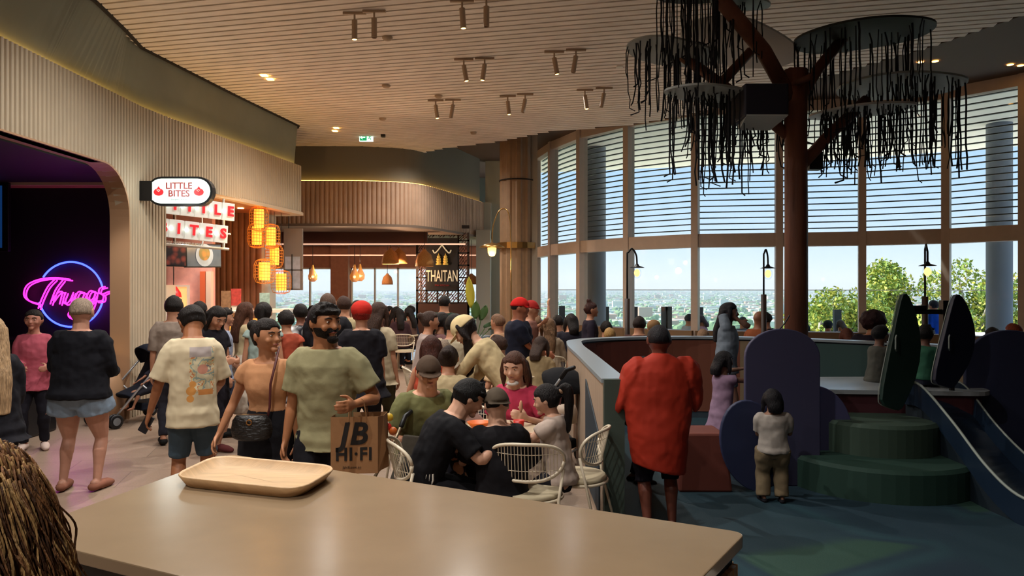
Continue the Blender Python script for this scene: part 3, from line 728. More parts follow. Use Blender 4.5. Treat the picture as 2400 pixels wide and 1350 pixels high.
            for k in range(60):
                u = V((rn.gauss(0,1), rn.gauss(0,1)-.4, rn.gauss(0,1)+.3)).normalized(); mb.ell(HM @ (V((0, -.25, .35)) + V((u.x*1.3, u.y*1.2, u.z*1.1))), .22, H3, 7, 5)
        mb.build('hair', hm_, root, remesh=max(res, .008), sm=2, wrinkle=.012)
    if beard:
        mb = MB(); vs, fs = hsphere(30, 22); out = []
        for p in vs:
            q = headpt(p, 1.06)
            if not (p.z < -.28 and p.y > -.1) or (abs(p.x) < .28 and p.z > -.62 and p.z < -.40 and p.y > 0): q = headpt(p, .86)
            out.append(HM @ q)
        mb.add(out, fs); mb.ell(HM @ V((0, .74, -.88)), (.34, .24, .22), H3); mb.tube([HM @ V((-.3, .74, -.5)), HM @ V((0, .9, -.41)), HM @ V((.3, .74, -.5))], [hs_*.06, hs_*.08, hs_*.06], 8, True)
        mb.build('beard', hairm(beard), root, remesh=max(res*.8, .006), sm=1)
    if head:
        kind, hcc = head[0], head[1]; mb = MB()
        if kind in ('cap', 'capback'):
            fy = 1 if kind == 'cap' else -1
            vs, fs = hsphere(28, 18); out = []
            for p in vs:
                q = headpt(p, 1.17)
                if p.z < .12: q = V((q.x*.9, q.y*.9, .16))
                out.append(HM @ (q + V((0, 0, .06))))
            mb.add(out, fs)
            rg = []
            poly = []
            for k in range(13):
                t = math.pi*k/12; poly.append((math.cos(t)*.78, fy*(.62 + math.sin(t)*.95)))
            poly += [(-.5, fy*.5), (.5, fy*.5)]
            mb.prism(poly, HM @ Matrix.Translation((0, 0, .2)) @ Matrix.Rotation(R(-fy*9), 4, 'X'), .07)
        elif kind == 'bucket' or kind == 'beanie':
            mb.ell(HM @ V((0, -.08, .42)), (.95, 1.08, .86), H3, 20, 12)
        mb.build('hat', fabric(hcc), root, remesh=max(res*.8, .007), sm=1)
    if gl:
        for sx in (-1, 1): MB().tube([HM @ V((sx*.31 + math.cos(a*.5236)*.2, .93, .03 + math.sin(a*.5236)*.15)) for a in range(13)], hs_*.025, 6).build('spectacles', m_blk, root)
    PEOPLE[label] = dict(root=root, sc=sc, hip=hip*sc, neck=neck*sc, sh=sh, wr=wrr, el=el, HM=HM, hs=hs_, kn=kn, an=an, X=X, d=d)
    return root
def wpt(label, p):   # local metres of a person -> world
    q = PEOPLE[label]; bpy.context.view_layer.update(); return q['root'].matrix_world @ V(p)
# ---------------------------------------------------------------- tray-return counter in the foreground
CT = 1.20
c1, c2, c3, c4 = V((-.935, 2.475)), V((.527, 1.68)), V((.10, .80)), V((-1.124, 1.67))
c4 = V((-1.124, 1.67)); c3 = c4 + V((1.25, -.62))
def rounded(poly, r, n=6):
    out = []
    for i in range(len(poly)):
        p, a, b = V(poly[i]), V(poly[i-1]), V(poly[(i+1) % len(poly)]); u = (a-p).normalized(); v = (b-p).normalized()
        for k in range(n+1):
            t = k/n; out.append(tuple(((1-t)**2)*(p+u*r) + 2*t*(1-t)*p + t*t*(p+v*r)))
    return out
ctr = thing('tray_counter', 'long beige-topped waist counter with slatted timber base in the foreground', 'counter', (0, 0, 0))
def quartz(name, col):
    return mat(name, col, .2, var=.05, vscale=6, spec=.5)
poly = rounded([c1, c4, c3, c2], .035)
MB().prism(poly, Matrix.Translation((0, 0, CT-.028)), .028).build('worktop', quartz('beige_quartz', '#8d775d'), ctr, bevel=.003)
cen = (c1+c2+c3+c4)/4
ins = [c + (cen-c)*.035 for c in (c1, c4, c3, c2)]
MB().prism([tuple(p) for p in ins], Matrix.Translation((0, 0, 1.12)), .05).build('shadow_gap', m_blk, ctr)
mb = MB()
for i in range(4):
    a, b = ins[i], ins[(i+1) % 4]; L = (b-a).length; M = Matrix.Translation((a.x, a.y, 0)) @ Matrix.Rotation(math.atan2((b-a).y, (b-a).x), 4, 'Z'); k = 0
    while k < L: mb.box((k, -.012, 0), (min(L, k+.022), .012, 1.13), M); k += .03
mb.build('slatted_base', m_wood, ctr)
MB().prism([tuple(c + (cen-c)*.06) for c in (c1, c4, c3, c2)], Matrix.Identity(4), 1.12).build('carcass', m_dark, ctr)
mb = MB(); mb.prism(rounded([(.50, 1.58), (.22, 1.02), (.26, 1.00), (.545, 1.57)], .02), Matrix.Translation((0, 0, 1.11)), .025)
mb.build('handrail', m_white, ctr)
# tray
def tray():
    A, B, Cc, D = [V(p) for p in ((-1.08, 2.02), (-.60, 2.42), (-.36, 2.28), (-.70, 1.93))]
    zt = CT + .028
    # corners from the photo: left (400,1118) back-left (510,1072) right (790,1095) front (720,1155)
    q = []
    for px, py in ((398, 1118), (505, 1068), (797, 1094), (705, 1150)):
        dd = (H-zt)*FPX/(py-675); q.append(V(((px-1200)/FPX*dd, dd)))
    t = thing('serving_tray', 'empty pale wooden serving tray on the beige counter', 'tray', (0, 0, 0))
    rings = []; cc = sum(q, V((0, 0)))/4
    for f, z in ((.90, CT+.001), (1.0, zt), (.985, zt+.004), (.955, zt), (.88, CT+.008), (.5, CT+.008), (.02, CT+.008)):
        rr = rounded([cc + (p-cc)*f for p in q], .07*f + .002, 8); rings.append([(x, y, z) for x, y in rr])
    n = len(rings[0]); vs = [p for r in rings for p in r]; fs = []
    for j in range(len(rings)-1):
        for i in range(n): fs.append((j*n+i, j*n+(i+1) % n, (j+1)*n+(i+1) % n, (j+1)*n+i))
    fs.append(tuple(range(n))); fs.append(tuple((len(rings)-1)*n+i for i in range(n)))
    return MB().add(vs, fs).build('tray_body', mat('pale_ash', '#cfa97c', .5, var=.14, vscale=7, stretch=(1.5, 10, 1), bump=.1), t, smooth=True)
tray()
# ---------------------------------------------------------------- white cafe chairs
m_ch = mat('chair_white', '#d9cbb2', .4)
def make_chair(label, loc, rz, group=None, cushion=True):
    t = thing('cafe_chair', label, 'chair', loc, rz, group)
    w = .23
    MB().lathe([(0, .44), (.2, .44), (.215, .455), (.2, .475), (0, .48)], n=28).build('seat', mat('seat_pad', '#b7a98c', .8), t, smooth=True)
    MB().tube([(.215*math.cos(a*R(15)), .215*math.sin(a*R(15)), .435) for a in range(25)], .011, 8).build('seat_rim', m_ch, t, smooth=True)
    def bp(u, v):  # back surface: u -1..1, v 0..1
        return V((u*.235*(1 - .0*v), -.17 - .06*v - .0 + .10*u*u, .56 + v*.24))
    lp = []
    for k in range(33):
        a = 2*math.pi*k/32; sx = math.copysign(abs(math.cos(a))**.7, math.cos(a)); sz = math.copysign(abs(math.sin(a))**.8, math.sin(a))
        lp.append(bp(sx*(1 if sz > 0 else 1-.12*abs(sz)), .5+sz*.5))
    MB().tube(lp, .011, 8).build('back_frame', m_ch, t, smooth=True)
    mb = MB()
    for k in range(-10, 11):
        u = k/11; vv = .5*abs(1-abs(u)**2.4)**.6
        mb.tube([bp(u, .5-vv), bp(u, .5+vv)], .0028, 5)
    for v in (.28, .72): mb.tube([bp(u/8*.93, v) for u in range(-8, 9)], .0022, 5)
    mb.build('back_mesh', m_ch, t)
    for sx in (-1, 1):
        MB().tube([bp(sx*.97, .3), V((sx*.2, -.13, .44)), V((sx*.225, -.24, 0))], .010, 8).build('leg', m_ch, t, smooth=True)
        MB().tube([V((sx*.15, .15, .43)), V((sx*.19, .21, 0))], .010, 8).build('leg', m_ch, t, smooth=True)
    return t
# ---------------------------------------------------------------- strollers
def stroller(label, loc, rz, col='#15171c', s=1.0, frame_c=None, canopy=True):
    t = thing('stroller', label, 'stroller', loc, rz); t.scale = (s, s, s)
    mfr = frame_c or mat('aluminium', '#b9bcc0', .3, metal=.7); fa = fabric(col)
    for sx in (-1, 1):
        x = sx*.24
        MB().tube([(x, -.42, 1.02), (x, -.30, .86), (x, .42, .14)], .014, 8).build('frame_rail', mfr, t, smooth=True)
        MB().tube([(x, .05, .50), (x, -.38, .12)], .013, 8).build('frame_rail', mfr, t, smooth=True)
        MB().tube([(x, -.50, 1.05), (x, -.42, 1.02), (x, -.36, .94)], .022, 10, True).build('handle_grip', m_blk, t, smooth=True)
        for y in (.42, -.38):
            for dx in (-.03, .03):
                wq = MB().lathe([(.03, -.012), (.055, -.014), (.085, -.014), (.092, 0), (.085, .014), (.055, .014), (.03, .012)], (x+dx, y, .092), 20, Matrix.Rotation(R(90), 3, 'Y')).build('wheel', m_blk, t, smooth=True)
                MB().lathe([(0, -.016), (.05, -.015), (.05, .015), (0, .016)], (x+dx, y, .092), 12, Matrix.Rotation(R(90), 3, 'Y')).build('hub', mat('wheel_hub', '#6d7074', .5), wq)
    MB().tube([(-.24, -.38, .16), (.24, -.38, .16)], .012, 8).build('axle', mfr, t)
    mb = MB(); mb.loft([((0, .18, .36), V((.2, 0, 0)), V((0, .02, .03))), ((0, .05, .38), V((.21, 0, 0)), V((0, .03, .05))), ((0, -.12, .42), V((.21, 0, 0)), V((0, .05, .06))), ((0, -.26, .70), V((.2, 0, 0)), V((0, .04, .03))), ((0, -.30, .88), V((.17, 0, 0)), V((0, .03, .02)))], 14)
    mb.build('seat', fa, t, remesh=.014, sm=2)
    if canopy:
        vs = []; fs = []
        for j in range(7):
            a = R(-80 + 19*j)
            for i in range(13):
                b = math.pi*i/12; vs.append((math.cos(b)*.24, -.24 + .34*math.sin(a)*math.sin(b)*1 + .0, .74 + .28*math.cos(a)*math.sin(b)))
        for j in range(6):
            for i in range(12): fs.append((j*13+i, j*13+i+1, (j+1)*13+i+1, (j+1)*13+i))
        o = MB().add(vs, fs).build('canopy', fa, t, smooth=True); q = o.modifiers.new('s', 'SOLIDIFY'); q.thickness = .012
    MB().box((-.18, -.34, .16), (.18, .02, .26)).build('basket', fa, t, bevel=.02)
    return t
def round_table(label, x, y, r=.40, z=.74, cat='table', group=None):
    t = thing('cafe_table', label, cat, (x, y, 0), 0, group)
    MB().lathe([(0, z-.03), (r-.01, z-.03), (r, z-.015), (r, z-.005), (r-.006, z), (0, z)], n=36).build('tabletop', mat('table_top', '#c9b79a', .35), t, smooth=False)
    MB().lathe([(.035, .02), (.035, z-.03)], n=16).build('pedestal', m_ch, t, smooth=True)
    MB().lathe([(0, .0), (.24, .0), (.24, .015), (.05, .03), (0, .03)], n=28).build('foot', m_ch, t); return t
# ---------------------------------------------------------------- left: black shop with neon
m_void = mat('matt_black_wall', '#0a0a10', .7)
mb = MB(); mb.box((-14, 11.25, 0), (-5.36, 11.4, ZR)); struct('wall_black_shop', mb, m_void, 'matt black wall behind the neon sign')
mb = MB(); mb.box((-9.5, 1, ZB-.02), (-5.36, 11.3, ZB+.1)); struct('trim_16', mb, m_void)
cn = thing('black_counter', 'black shop counter below the neon sign', 'counter', (-7.0, 10.6, 0))
MB().box((-2.4, -.3, 0), (1.35, .3, 1.0)).build('counter_body', m_blk, cn, bevel=.02); MB().box((-2.45, -.35, 1.0), (1.38, .33, 1.04)).build('counter_top', mat('black_stone', '#101012', .2), cn)
cab = thing('black_cabinet', 'low black cabinet behind the pink-shirted woman, lit corner', 'cabinet', (-6.35, 8.9, 0)); MB().box((-1.3, -.3, 0), (.75, .3, .52)).build('body', m_blk, cab, bevel=.03)
gl_ = MB().ell((-.68, -.31, .22), (.07, .012, .06)).build('light_panel', mat('cool_lamp', '#cfd8ff', .4, emit='#cfd8ff', es=4), cab, smooth=True)
ns = thing('neon_sign', 'pink script and blue ring neon sign on the black wall', 'sign', (0, 0, 0))
ND = 11.2
m_pink = mat('pink_neon', '#ff3ad0', .4, emit='#ff2cc8', es=1.6); m_blue = mat('blue_neon', '#4060ff', .4, emit='#2a3cff', es=4.0)
cx, cy, rr_ = 166, 690, 76
def ns_arc(a0, a1): return [at(cx + rr_*math.cos(R(a)), cy - rr_*math.sin(R(a)), ND) for a in range(a0, a1+1, 5)]
MB().tube(ns_arc(12, 148), .014, 8, True).build('blue_tube', m_blue, ns, smooth=True); MB().tube(ns_arc(195, 375-25), .014, 8, True).build('blue_tube', m_blue, ns, smooth=True)
strokes = {
 'T': [[(90,712),(66,704),(56,690),(64,668),(92,655),(130,651),(164,655)], [(128,655),(112,672),(98,700),(90,722)]],
 'h': [[(147,657),(130,680),(118,712)], [(122,704),(136,686),(146,684),(144,696),(140,712)]],
 'u': [[(154,686),(148,704),(154,712),(164,704),(172,686)], [(172,686),(168,706),(174,712)]],
 'g': [[(196,686),(184,684),(177,697),(183,708),(194,698),(198,686)], [(198,686),(190,718),(180,742),(166,746),(160,736),(172,722),(192,712)]],
 'g ': [[(222,684),(211,682),(204,695),(210,706),(220,697),(224,684)], [(224,684),(218,712),(206,734),(196,730),(204,716),(222,704)]],
 's': [[(246,672),(234,676),(232,686),(242,692),(240,704),(226,706)], [(240,690),(254,684),(268,682)]]}
for k, ss in strokes.items():
    for s_ in ss:
        # offset double line, as the letters are outlined in tube
        mb = MB(); mb.tube(bez([at(x, y, ND-.05) for x, y in s_], 5), .011, 8, True); mb.tube(bez([at(x+5.5, y+3, ND-.05) for x, y in s_], 5), .011, 8, True)
        mb.build('pink_letter', m_pink, ns, smooth=True)
lamp_point(*at(160, 690, ND-.35), 6, col=(1, .12, .75), rad=.3)
tv = thing('wall_screen', 'dark wall screen at the left edge above the neon sign', 'screen', (0, 0, 0))
a = at(0, 500, 10.8); MB().box((a.x-.7, 10.8, a.z-.55), (a.x+.12, 10.86, a.z+.45)).build('casing', m_blk, tv, bevel=.01)
MB().box((a.x-.66, 10.79, a.z-.5), (a.x+.03, 10.80, a.z+.40)).build('screen', mat('blue_screen', '#0b1d33', .3, emit='#0c2c58', es=.5), tv)
# downlight washing the pillar foot
lamp_spot(-5.0, 9.4, 3.28, 45, 70, col=WARM, tx=(-5.2, 9.7, 0))
bol = thing('lit_reveal_shape', 'tan curved body shaped as the lamplit foot of the reveal, warm lens on top', 'plinth', (-5.25, 9.75, 0))
MB().loft([((0,0,0), V((.16,0,0)), V((0,.2,0))), ((0,0,.5), V((.15,0,0)), V((0,.19,0))), ((-.05,0,.86), V((.06,0,0)), V((0,.14,0)))], 20).build('plinth_body', m_tan, bol, smooth=True)  # lamplit part of the reveal, put into the shape of a solid
MB().lathe([(.0, .0), (.03, .0), (.03, .02), (0, .02)], (-.05, -.02, .86)).build('light', mat('warm_lens', '#ffe0a8', .4, emit='#ffd28a', es=8), bol)
# ---------------------------------------------------------------- pill sign
def plain(o, y, z): return frame(o, (1, 0, 0), (0, 0, 1))
ps = thing('blade_sign', 'illuminated white pill-shaped sign projecting from the ribbed pillar', 'sign', (0, 0, 0))
PD = 10.3; ctrp = at(421, 448, PD); hw_, hr = 72/FPX*PD, 29/FPX*PD
def pill(hw, r, n=12): return [((hw-r) + r*math.cos(R(-90+180*k/n)), r*math.sin(R(-90+180*k/n))) for k in range(n+1)] + [(-(hw-r) + r*math.cos(R(90+180*k/n)), r*math.sin(R(90+180*k/n))) for k in range(n+1)]
MB().prism(pill(hw_+.03, hr+.03), frame(ctrp + V((0, .12, 0)), (1,0,0), (0,0,1)), .12).build('casing', m_blk, ps)
MB().prism(pill(hw_, hr), frame(ctrp + V((0, .0, 0)), (1,0,0), (0,0,1)), .01).build('face', mat('sign_face', '#f2fff8', .4, emit='#e8fff4', es=.42), ps)
m_sr = mat('sign_red', '#c02028', .5, emit='#c41c24', es=.5); m_sm = mat('sign_maroon', '#7c2a2a', .5, emit='#7c2020', es=.3)
for s_, py in (('LITTLE', 436), ('BITES', 454)): text('lettering', s_, .125, m_sm, frame(at(419, py, PD-.02), (1,0,0), (0,0,1)), ps, bold=.002)
text('lettering', 'dumpling house', .035, mat('sign_grey', '#a8b4b0', .5), frame(at(419, 467, PD-.02), (1,0,0), (0,0,1)), ps)
for px in (372, 466):
    c = at(px, 449, PD-.018); k_ = 11.5/FPX*PD
    pp = [(math.cos(R(a))*k_, (math.sin(R(a))*k_*.75 - .1*k_) + (0.0)) for a in range(0, 360, 15)]; pp2 = [(-.35*k_, .5*k_), (.35*k_, .5*k_), (.12*k_, .95*k_), (0, 1.1*k_), (-.12*k_, .95*k_)]
    e = MB().prism(pp, frame(c, (1,0,0), (0,0,1)), .006); e.prism(pp2, frame(c, (1,0,0), (0,0,1)), .006); e = e.build('dumpling_emblem', m_sr, ps)
    q = MB(); q.tube([c + V((-.35*k_, -.01, .35*k_)), c + V((0, -.01, -.05*k_)), c + V((.35*k_, -.01, .35*k_))], .006, 6); q.tube([c + V((-.12*k_, -.01, .45*k_)), c + V((0, -.01, .3*k_)), c + V((.12*k_, -.01, .45*k_))], .005, 6); q.build('fold_mark', mat('pale_pink', '#ffd8d0', .5), ps)
MB().box((-5.2, PD-.02, ctrp.z-.13), (ctrp.x-hw_+.05, PD+.06, ctrp.z+.14)).build('bracket', m_blk, ps)
lamp_point(ctrp.x, PD-.3, ctrp.z, 4, col=(.9, 1, .95), rad=.15)
# letter-box sign
ls = thing('letter_box_sign', 'two rows of lit white letter boxes spelling the stall name in red', 'sign', (0, 0, 0))
m_box = mat('letter_box', '#e4e4dc', .5, emit='#e6e2d8', es=.12)
m_bulb = mat('cool_bulb', '#ffffff', .3, emit='#dcfff4', es=1.6)
def letterrow(word, p0, p1, hh):
    n = len(word); d0 = V((p1-p0).x, ) if False else (p1-p0); L = d0.length; u = d0.normalized()
    for i, ch in enumerate(word):
        c = p0 + u*(L*(i+.5)/n); wd = L/n*.93; M = frame(c, u, (0,0,1))
        bx = MB().box((-wd/2, -hh/2, -.05), (wd/2, hh/2, 0), M).build('letter_box', m_box, ls, bevel=.004)
        text('red_letter', ch, hh*.78, m_sr, M @ Matrix.Translation((.03, 0, .012)), bx, bold=.008, extrude=.008)
        MB().ell(M @ V((-wd*.42, 0, .02)), .035, n=10, m=6).build('bulb', m_bulb, bx, smooth=True)
letterrow('LITTLE', at(352, 474, 11.3), at(551, 498, 12.4), .285)
letterrow('BITES', at(358, 530, 11.4), at(535, 550, 12.3), .285)
mb = MB(); mb.tube([at(524, 466, 12.35), at(524, 586, 12.35)], .02, 8); mb.tube([at(376, 572, 11.6), at(536, 584, 12.4)], .022, 8); mb.tube([at(520, 549, 12.5), at(540, 549, 12.5)], .015, 8); mb.build('frame', m_white, ls)
text('lettering', 'WHERE HAPPINESS IS MADE', .055, m_white, frame(at(428, 570, 11.55), at(536, 584, 12.4)-at(376, 572, 11.6), (0,0,1)), ls)
# menu screens
def food_mat(name, base, blob, seed):
    m = mat(name, base, .3); n = m.node_tree; L = n.links; p = n.nodes['Principled BSDF']; tc = n.nodes['Texture Coordinate']
    v = n.nodes.new('ShaderNodeTexVoronoi'); v.inputs['Scale'].default_value = 9; L.new(tc.outputs['Object'], v.inputs['Vector'])
    r = n.nodes.new('ShaderNodeValToRGB'); r.color_ramp.elements[0].color = lin(blob); r.color_ramp.elements[1].color = lin(base); r.color_ramp.elements[0].position = .1; r.color_ramp.elements[1].position = .6
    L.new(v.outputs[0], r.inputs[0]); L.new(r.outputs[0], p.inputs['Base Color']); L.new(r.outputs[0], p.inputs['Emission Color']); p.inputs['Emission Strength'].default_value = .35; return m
for i, (pa, pb, z0, z1, d0, d1) in enumerate(((388, 437, 568, 624, 11.9, 12.2), (437, 519, 570, 627, 12.2, 12.9))):
    A, B = at(pa, z0, d0), at(pb, z0+3, d1); A2, B2 = at(pa, z1, d0), at(pb, z1+3, d1)
    t = thing('menu_screen', ['dark menu screen with red food photo, left one above the stall', 'menu screen showing a dish on a grey plate, right one above the stall'][i], 'screen', (0,0,0), 0, 'menu screens')
    u = (B-A).normalized(); M = frame(A2, u, (0,0,1)); L = (B-A).length; hh = (A-A2).z
    MB().box((0, 0, -.06), (L, hh, 0), M).build('casing', m_blk, t, bevel=.005); MB().box((.015, .02, .0), (L-.015, hh-.02, .004), M).build('display', food_mat(['red_food', 'grey_menu'][i], ['#1d1211', '#3f4850'][i], ['#7a3526', '#39424a'][i], i), t)
    MB().tube([M @ V((L*.5, hh, -.03)), M @ V((L*.5, ZB - A2.z, -.03))], .012, 6).build('hanger_rod', m_white, t)
    if i == 1:
        pl = MB().lathe([(0, 0), (.15, 0), (.19, .004)], (0,0,0), 24, None); pl.v = [M @ (p + V((L*.5, hh*.52, .006))) for p in pl.v]; pl.build('plate_picture', mat('plate_grey', '#8a949a', .5, emit='#8a949a', es=.2), t)
        pl = MB().lathe([(0, 0.003), (.12, 0.003)], n=24); pl.v = [M @ (p + V((L*.5, hh*.6, .006))) for p in pl.v]; pl.build('dish_picture', food_mat('dish', '#6a5a2a', '#a86a28', 2), t)
# stall interior walls
mb = MB(); A = at(376, 675, 13.2); mb.box((-9, 13.6, 0), (at(497, 0, 13.6).x, 13.75, ZB)); struct('wall_pink', mb, mat('pink_tiles', '#cf9a92', .5, var=.15, vscale=6, emit='#cf9a92', es=0), 'pink wall inside the dumpling stall')
for (a_, b_, c_, nm) in ((471, 485, '#c9603c', 'orange upright strip'), (484, 497, '#d8c0b0', 'pale upright strip')):
    p0, p1 = at(a_, 0, 13.55), at(b_, 0, 13.55)
    struct('trim_%d' % (17 if a_ == 471 else 18), MB().box((p0.x, 13.5, 0), (p1.x, 13.62, 2.05)), mat(nm.replace(' ', '_'), c_, .5))
pd = thing('pass_window', 'lit kitchen opening in the pink wall', 'opening', (0,0,0)); p0, p1 = at(390, 672, 13.58), at(440, 672, 13.58)
MB().box((p0.x, 13.56, .9), (p1.x, 13.60, p0.z)).build('opening', mat('lit_kitchen', '#d09a68', .6, emit='#e8a868', es=.6), pd); MB().box((p1.x, 13.54, .9), (p1.x+.03, 13.62, p0.z+.03)).build('frame', m_white, pd); MB().box((p0.x, 13.54, p0.z), (p1.x, 13.62, p0.z+.03)).build('frame', m_white, pd)
hl = thing('heat_lamp', 'red dome heat lamp in the kitchen opening', 'lamp', tuple(at(407, 690, 13.3)))
MB().lathe([(.02, .16), (.05, .14), (.12, .03), (.135, -.05)]).build('shade', mat('red_enamel', '#c01818', .3), hl, smooth=True); MB().tube([(0,0,.15), (0,0,ZB - at(407, 690, 13.3).z)], .008).build('cord', m_blk, hl); MB().ell((0,0,-.03), .04).build('bulb', mat('warm_bulb', '#ffd9a0', .3, emit='#ffb060', es=12), hl)
dc = thing('display_fridge', 'pale blue glass display fridge at the edge of the ribbed pillar', 'fridge', tuple(at(385, 675, 12.2)[:2]) + (0,))
MB().box((-.25, -.2, 0), (.05, .3, 1.8)).build('cabinet', m_white, dc); MB().box((-.2, -.21, .7), (.03, -.2, 1.78)).build('lit_glass', mat('fridge_glow', '#bcd8ea', .3, emit='#a8d0f0', es=.6), dc)
# timber rib wall further back
ribwall('wall_timber_back', [(-9, 15.05), (at(613, 0, 15.0).x, 15.0)], 0, ZB, mat('brown_rib', '#80583c', .6, var=.08), 'brown ribbed timber wall behind the lanterns', pitch=.12, depth=.025)
mb = MB(); p0, p1 = at(612, 0, 15.2).x, at(628, 0, 15.2).x; mb.box((p0, 15.0, 0), (p1, 15.7, ZB)); struct('wall_pale_end', mb, m_pale)
# counter of the stall
sc_ = thing('stall_counter', 'white stall counter with magenta plinth and glass food case', 'counter', (0, 0, 0)); sx0, sx1 = at(520, 0, 13.0).x, at(690, 0, 14.2).x
MB().box((sx0, 13.0, .12), (sx1, 13.7, .95)).build('counter_front', m_white, sc_); MB().box((sx0+.03, 13.04, 0), (sx1, 13.7, .12)).build('plinth', mat('magenta', '#a5203c', .5), sc_)
MB().box((sx0, 12.95, .95), (sx1, 13.75, 1.0)).build('counter_top', m_white, sc_)
MB().box((sx0+.02, 13.1, 1.0), (sx0+.5, 13.6, 1.32)).build('glass_case', m_glass, sc_)
MB().box((sx0+.06, 13.2, 1.0), (sx0+.46, 13.55, 1.2)).build('hot_food', mat('glowing_food', '#e08a3c', .6, var=.4, vscale=25, emit='#f08a38', es=.9), sc_)
MB().box((sx0+.0, 13.08, 1.32), (sx0+.52, 13.62, 1.35)).build('case_lid', m_white, sc_)
for k, (px, py, c_, nm) in enumerate(((553, 695, '#b04038', 'red printed sign card standing on the stall counter'), (530, 700, '#8c6a4c', 'brown menu card on the stall counter behind the queue'), (620, 705, '#9ab8b0', 'pale green sign card standing beside the cold case'))):
    p = at(px, py, 13.3); t = thing('sign_card', nm, 'sign', tuple(p)); MB().box((-.09, 0, -.16), (.09, .01, .14)).build('card', mat('card_%d' % k, c_, .5, var=.3, vscale=20), t); MB().box((-.1, .01, -.36), (.1, .02, -.16)).build('stand', m_white, t)
cs2 = thing('cold_case', 'glass cold case with pale lid further along the counter', 'display case', tuple(at(650, 675, 13.9)[:2]) + (1.0,))
MB().box((-.28, -.25, 0), (.3, .25, .30)).build('glass', m_glass, cs2); MB().box((-.3, -.27, .30), (.32, .27, .36)).build('lid', m_white, cs2); MB().box((-.25, -.2, 0), (.27, .2, .12)).build('contents', mat('teal_packs', '#6fa8a4', .5, var=.4, vscale=30), cs2)
# hanging picture board and mesh screen beside the lanterns
hb_ = thing('hanging_board', 'grey hanging board with window view panel right of the lanterns', 'board', (0,0,0)); a0, a1 = at(665, 585, 15.9), at(709, 680, 15.9)
MB().box((a0.x, 15.9, a1.z), (a1.x, 15.95, a0.z+.45)).build('board', mat('board_grey', '#7d756f', .6), hb_); MB().box((a0.x+.03, 15.89, a1.z+.03), (a1.x-.05, 15.9, a0.z-.15)).build('glass_panel', mat('reflective_panel', '#a9b4c4', .25, var=.3, vscale=4), hb_)
mb = MB(); mb.box((a0.x+.17, 15.88, a1.z), (a0.x+.19, 15.89, a0.z-.1)); mb.box((a0.x, 15.88, a1.z+.42), (a1.x, 15.89, a1.z+.44)); mb.build('muntin', m_blk, hb_); MB().tube([V((a0.x+.1, 15.92, a0.z+.45)), V((a0.x+.1, 15.92, 5.5))], .008, 6).build('hanger_rod', m_blk, hb_)

# ---------------------------------------------------------------- lanterns
def lantern(px, py, d, label, r=.165, hgt=.44, zc=ZB-.07):
    c = at(px, py, d); t = thing('woven_lantern', label, 'lantern', tuple(c), 0, 'woven lanterns over the stall')
    mb = MB(); prof = [(r*.35, hgt/2), (r*.8, hgt*.44), (r, hgt*.25), (r, -hgt*.25), (r*.8, -hgt*.44), (r*.35, -hgt/2)]
    for k in range(20):
        a = 2*math.pi*k/20; mb.tube([(q*math.cos(a), q*math.sin(a), z) for q, z in prof], .0032, 4)
    for q, z in prof + [(r, 0), (r, .055), (r, -.055)]: mb.tube([(q*math.cos(a*R(18)), q*math.sin(a*R(18)), z) for a in range(21)], .0045, 4)
    mb.build('wicker_cage', mat('cane', '#c08434', .6), t)
    MB().lathe([(r*.5, -hgt*.36), (r*.52, 0), (r*.5, hgt*.36)]).build('lamp_shade', mat('lantern_glow', '#ffc060', .6, emit='#ff9c2c', es=.9), t, smooth=True)
    MB().ell((0, 0, -.05), .045).build('bulb', mat('warm_bulb', '#ffd9a0', .3, emit='#ffb060', es=12), t, smooth=True)
    MB().tube([(0, 0, hgt/2), (0, 0, zc - c.z)], .005, 5).build('cord', m_blk, t)
    return t
for i, (px, py, d, l) in enumerate(((607, 512, 13.9, 'highest woven lantern, tucked under the bulkhead'), (602, 552, 14.2, 'second woven lantern down on the left, behind the highest one'), (635, 554, 14.4, 'woven lantern at the right of the upper pair'), (643, 601, 14.7, 'woven lantern in the middle of the cluster'), (620, 636, 14.2, 'lowest left woven lantern, widest cage'), (659, 661, 14.95, 'lowest woven lantern at the right of the cluster'))):
    lantern(px, py, d, l, r=.17 + .025*(i in (4, 5)), hgt=.47)
lamp_point(*at(600, 560, 12.6), 18, col=(1, .55, .2), rad=.05); lamp_point(*at(650, 630, 13.6), 12, col=(1, .55, .2), rad=.05)
# stall downlights
lamp_spot(at(440,0,12.6).x, 12.7, 3.2, 70, 130, col=(1, .8, .65)); lamp_spot(at(560,0,13).x, 12.6, 3.2, 35, 130, col=WARM)
lamp_spot(-8.0, 12.6, 3.2, 35, 130, col=(1, .8, .65))
dl = thing('soffit_downlight', 'small bright downlight in the timber soffit left of the lanterns', 'light', tuple(at(564, 509, 14.0))); dl.location.z = ZB-.07
MB().lathe([(0, 0), (.05, 0), (.06, -.01)]).build('lens', mat('warm_lens', '#ffe0a8', .4, emit='#ffd28a', es=8), dl)
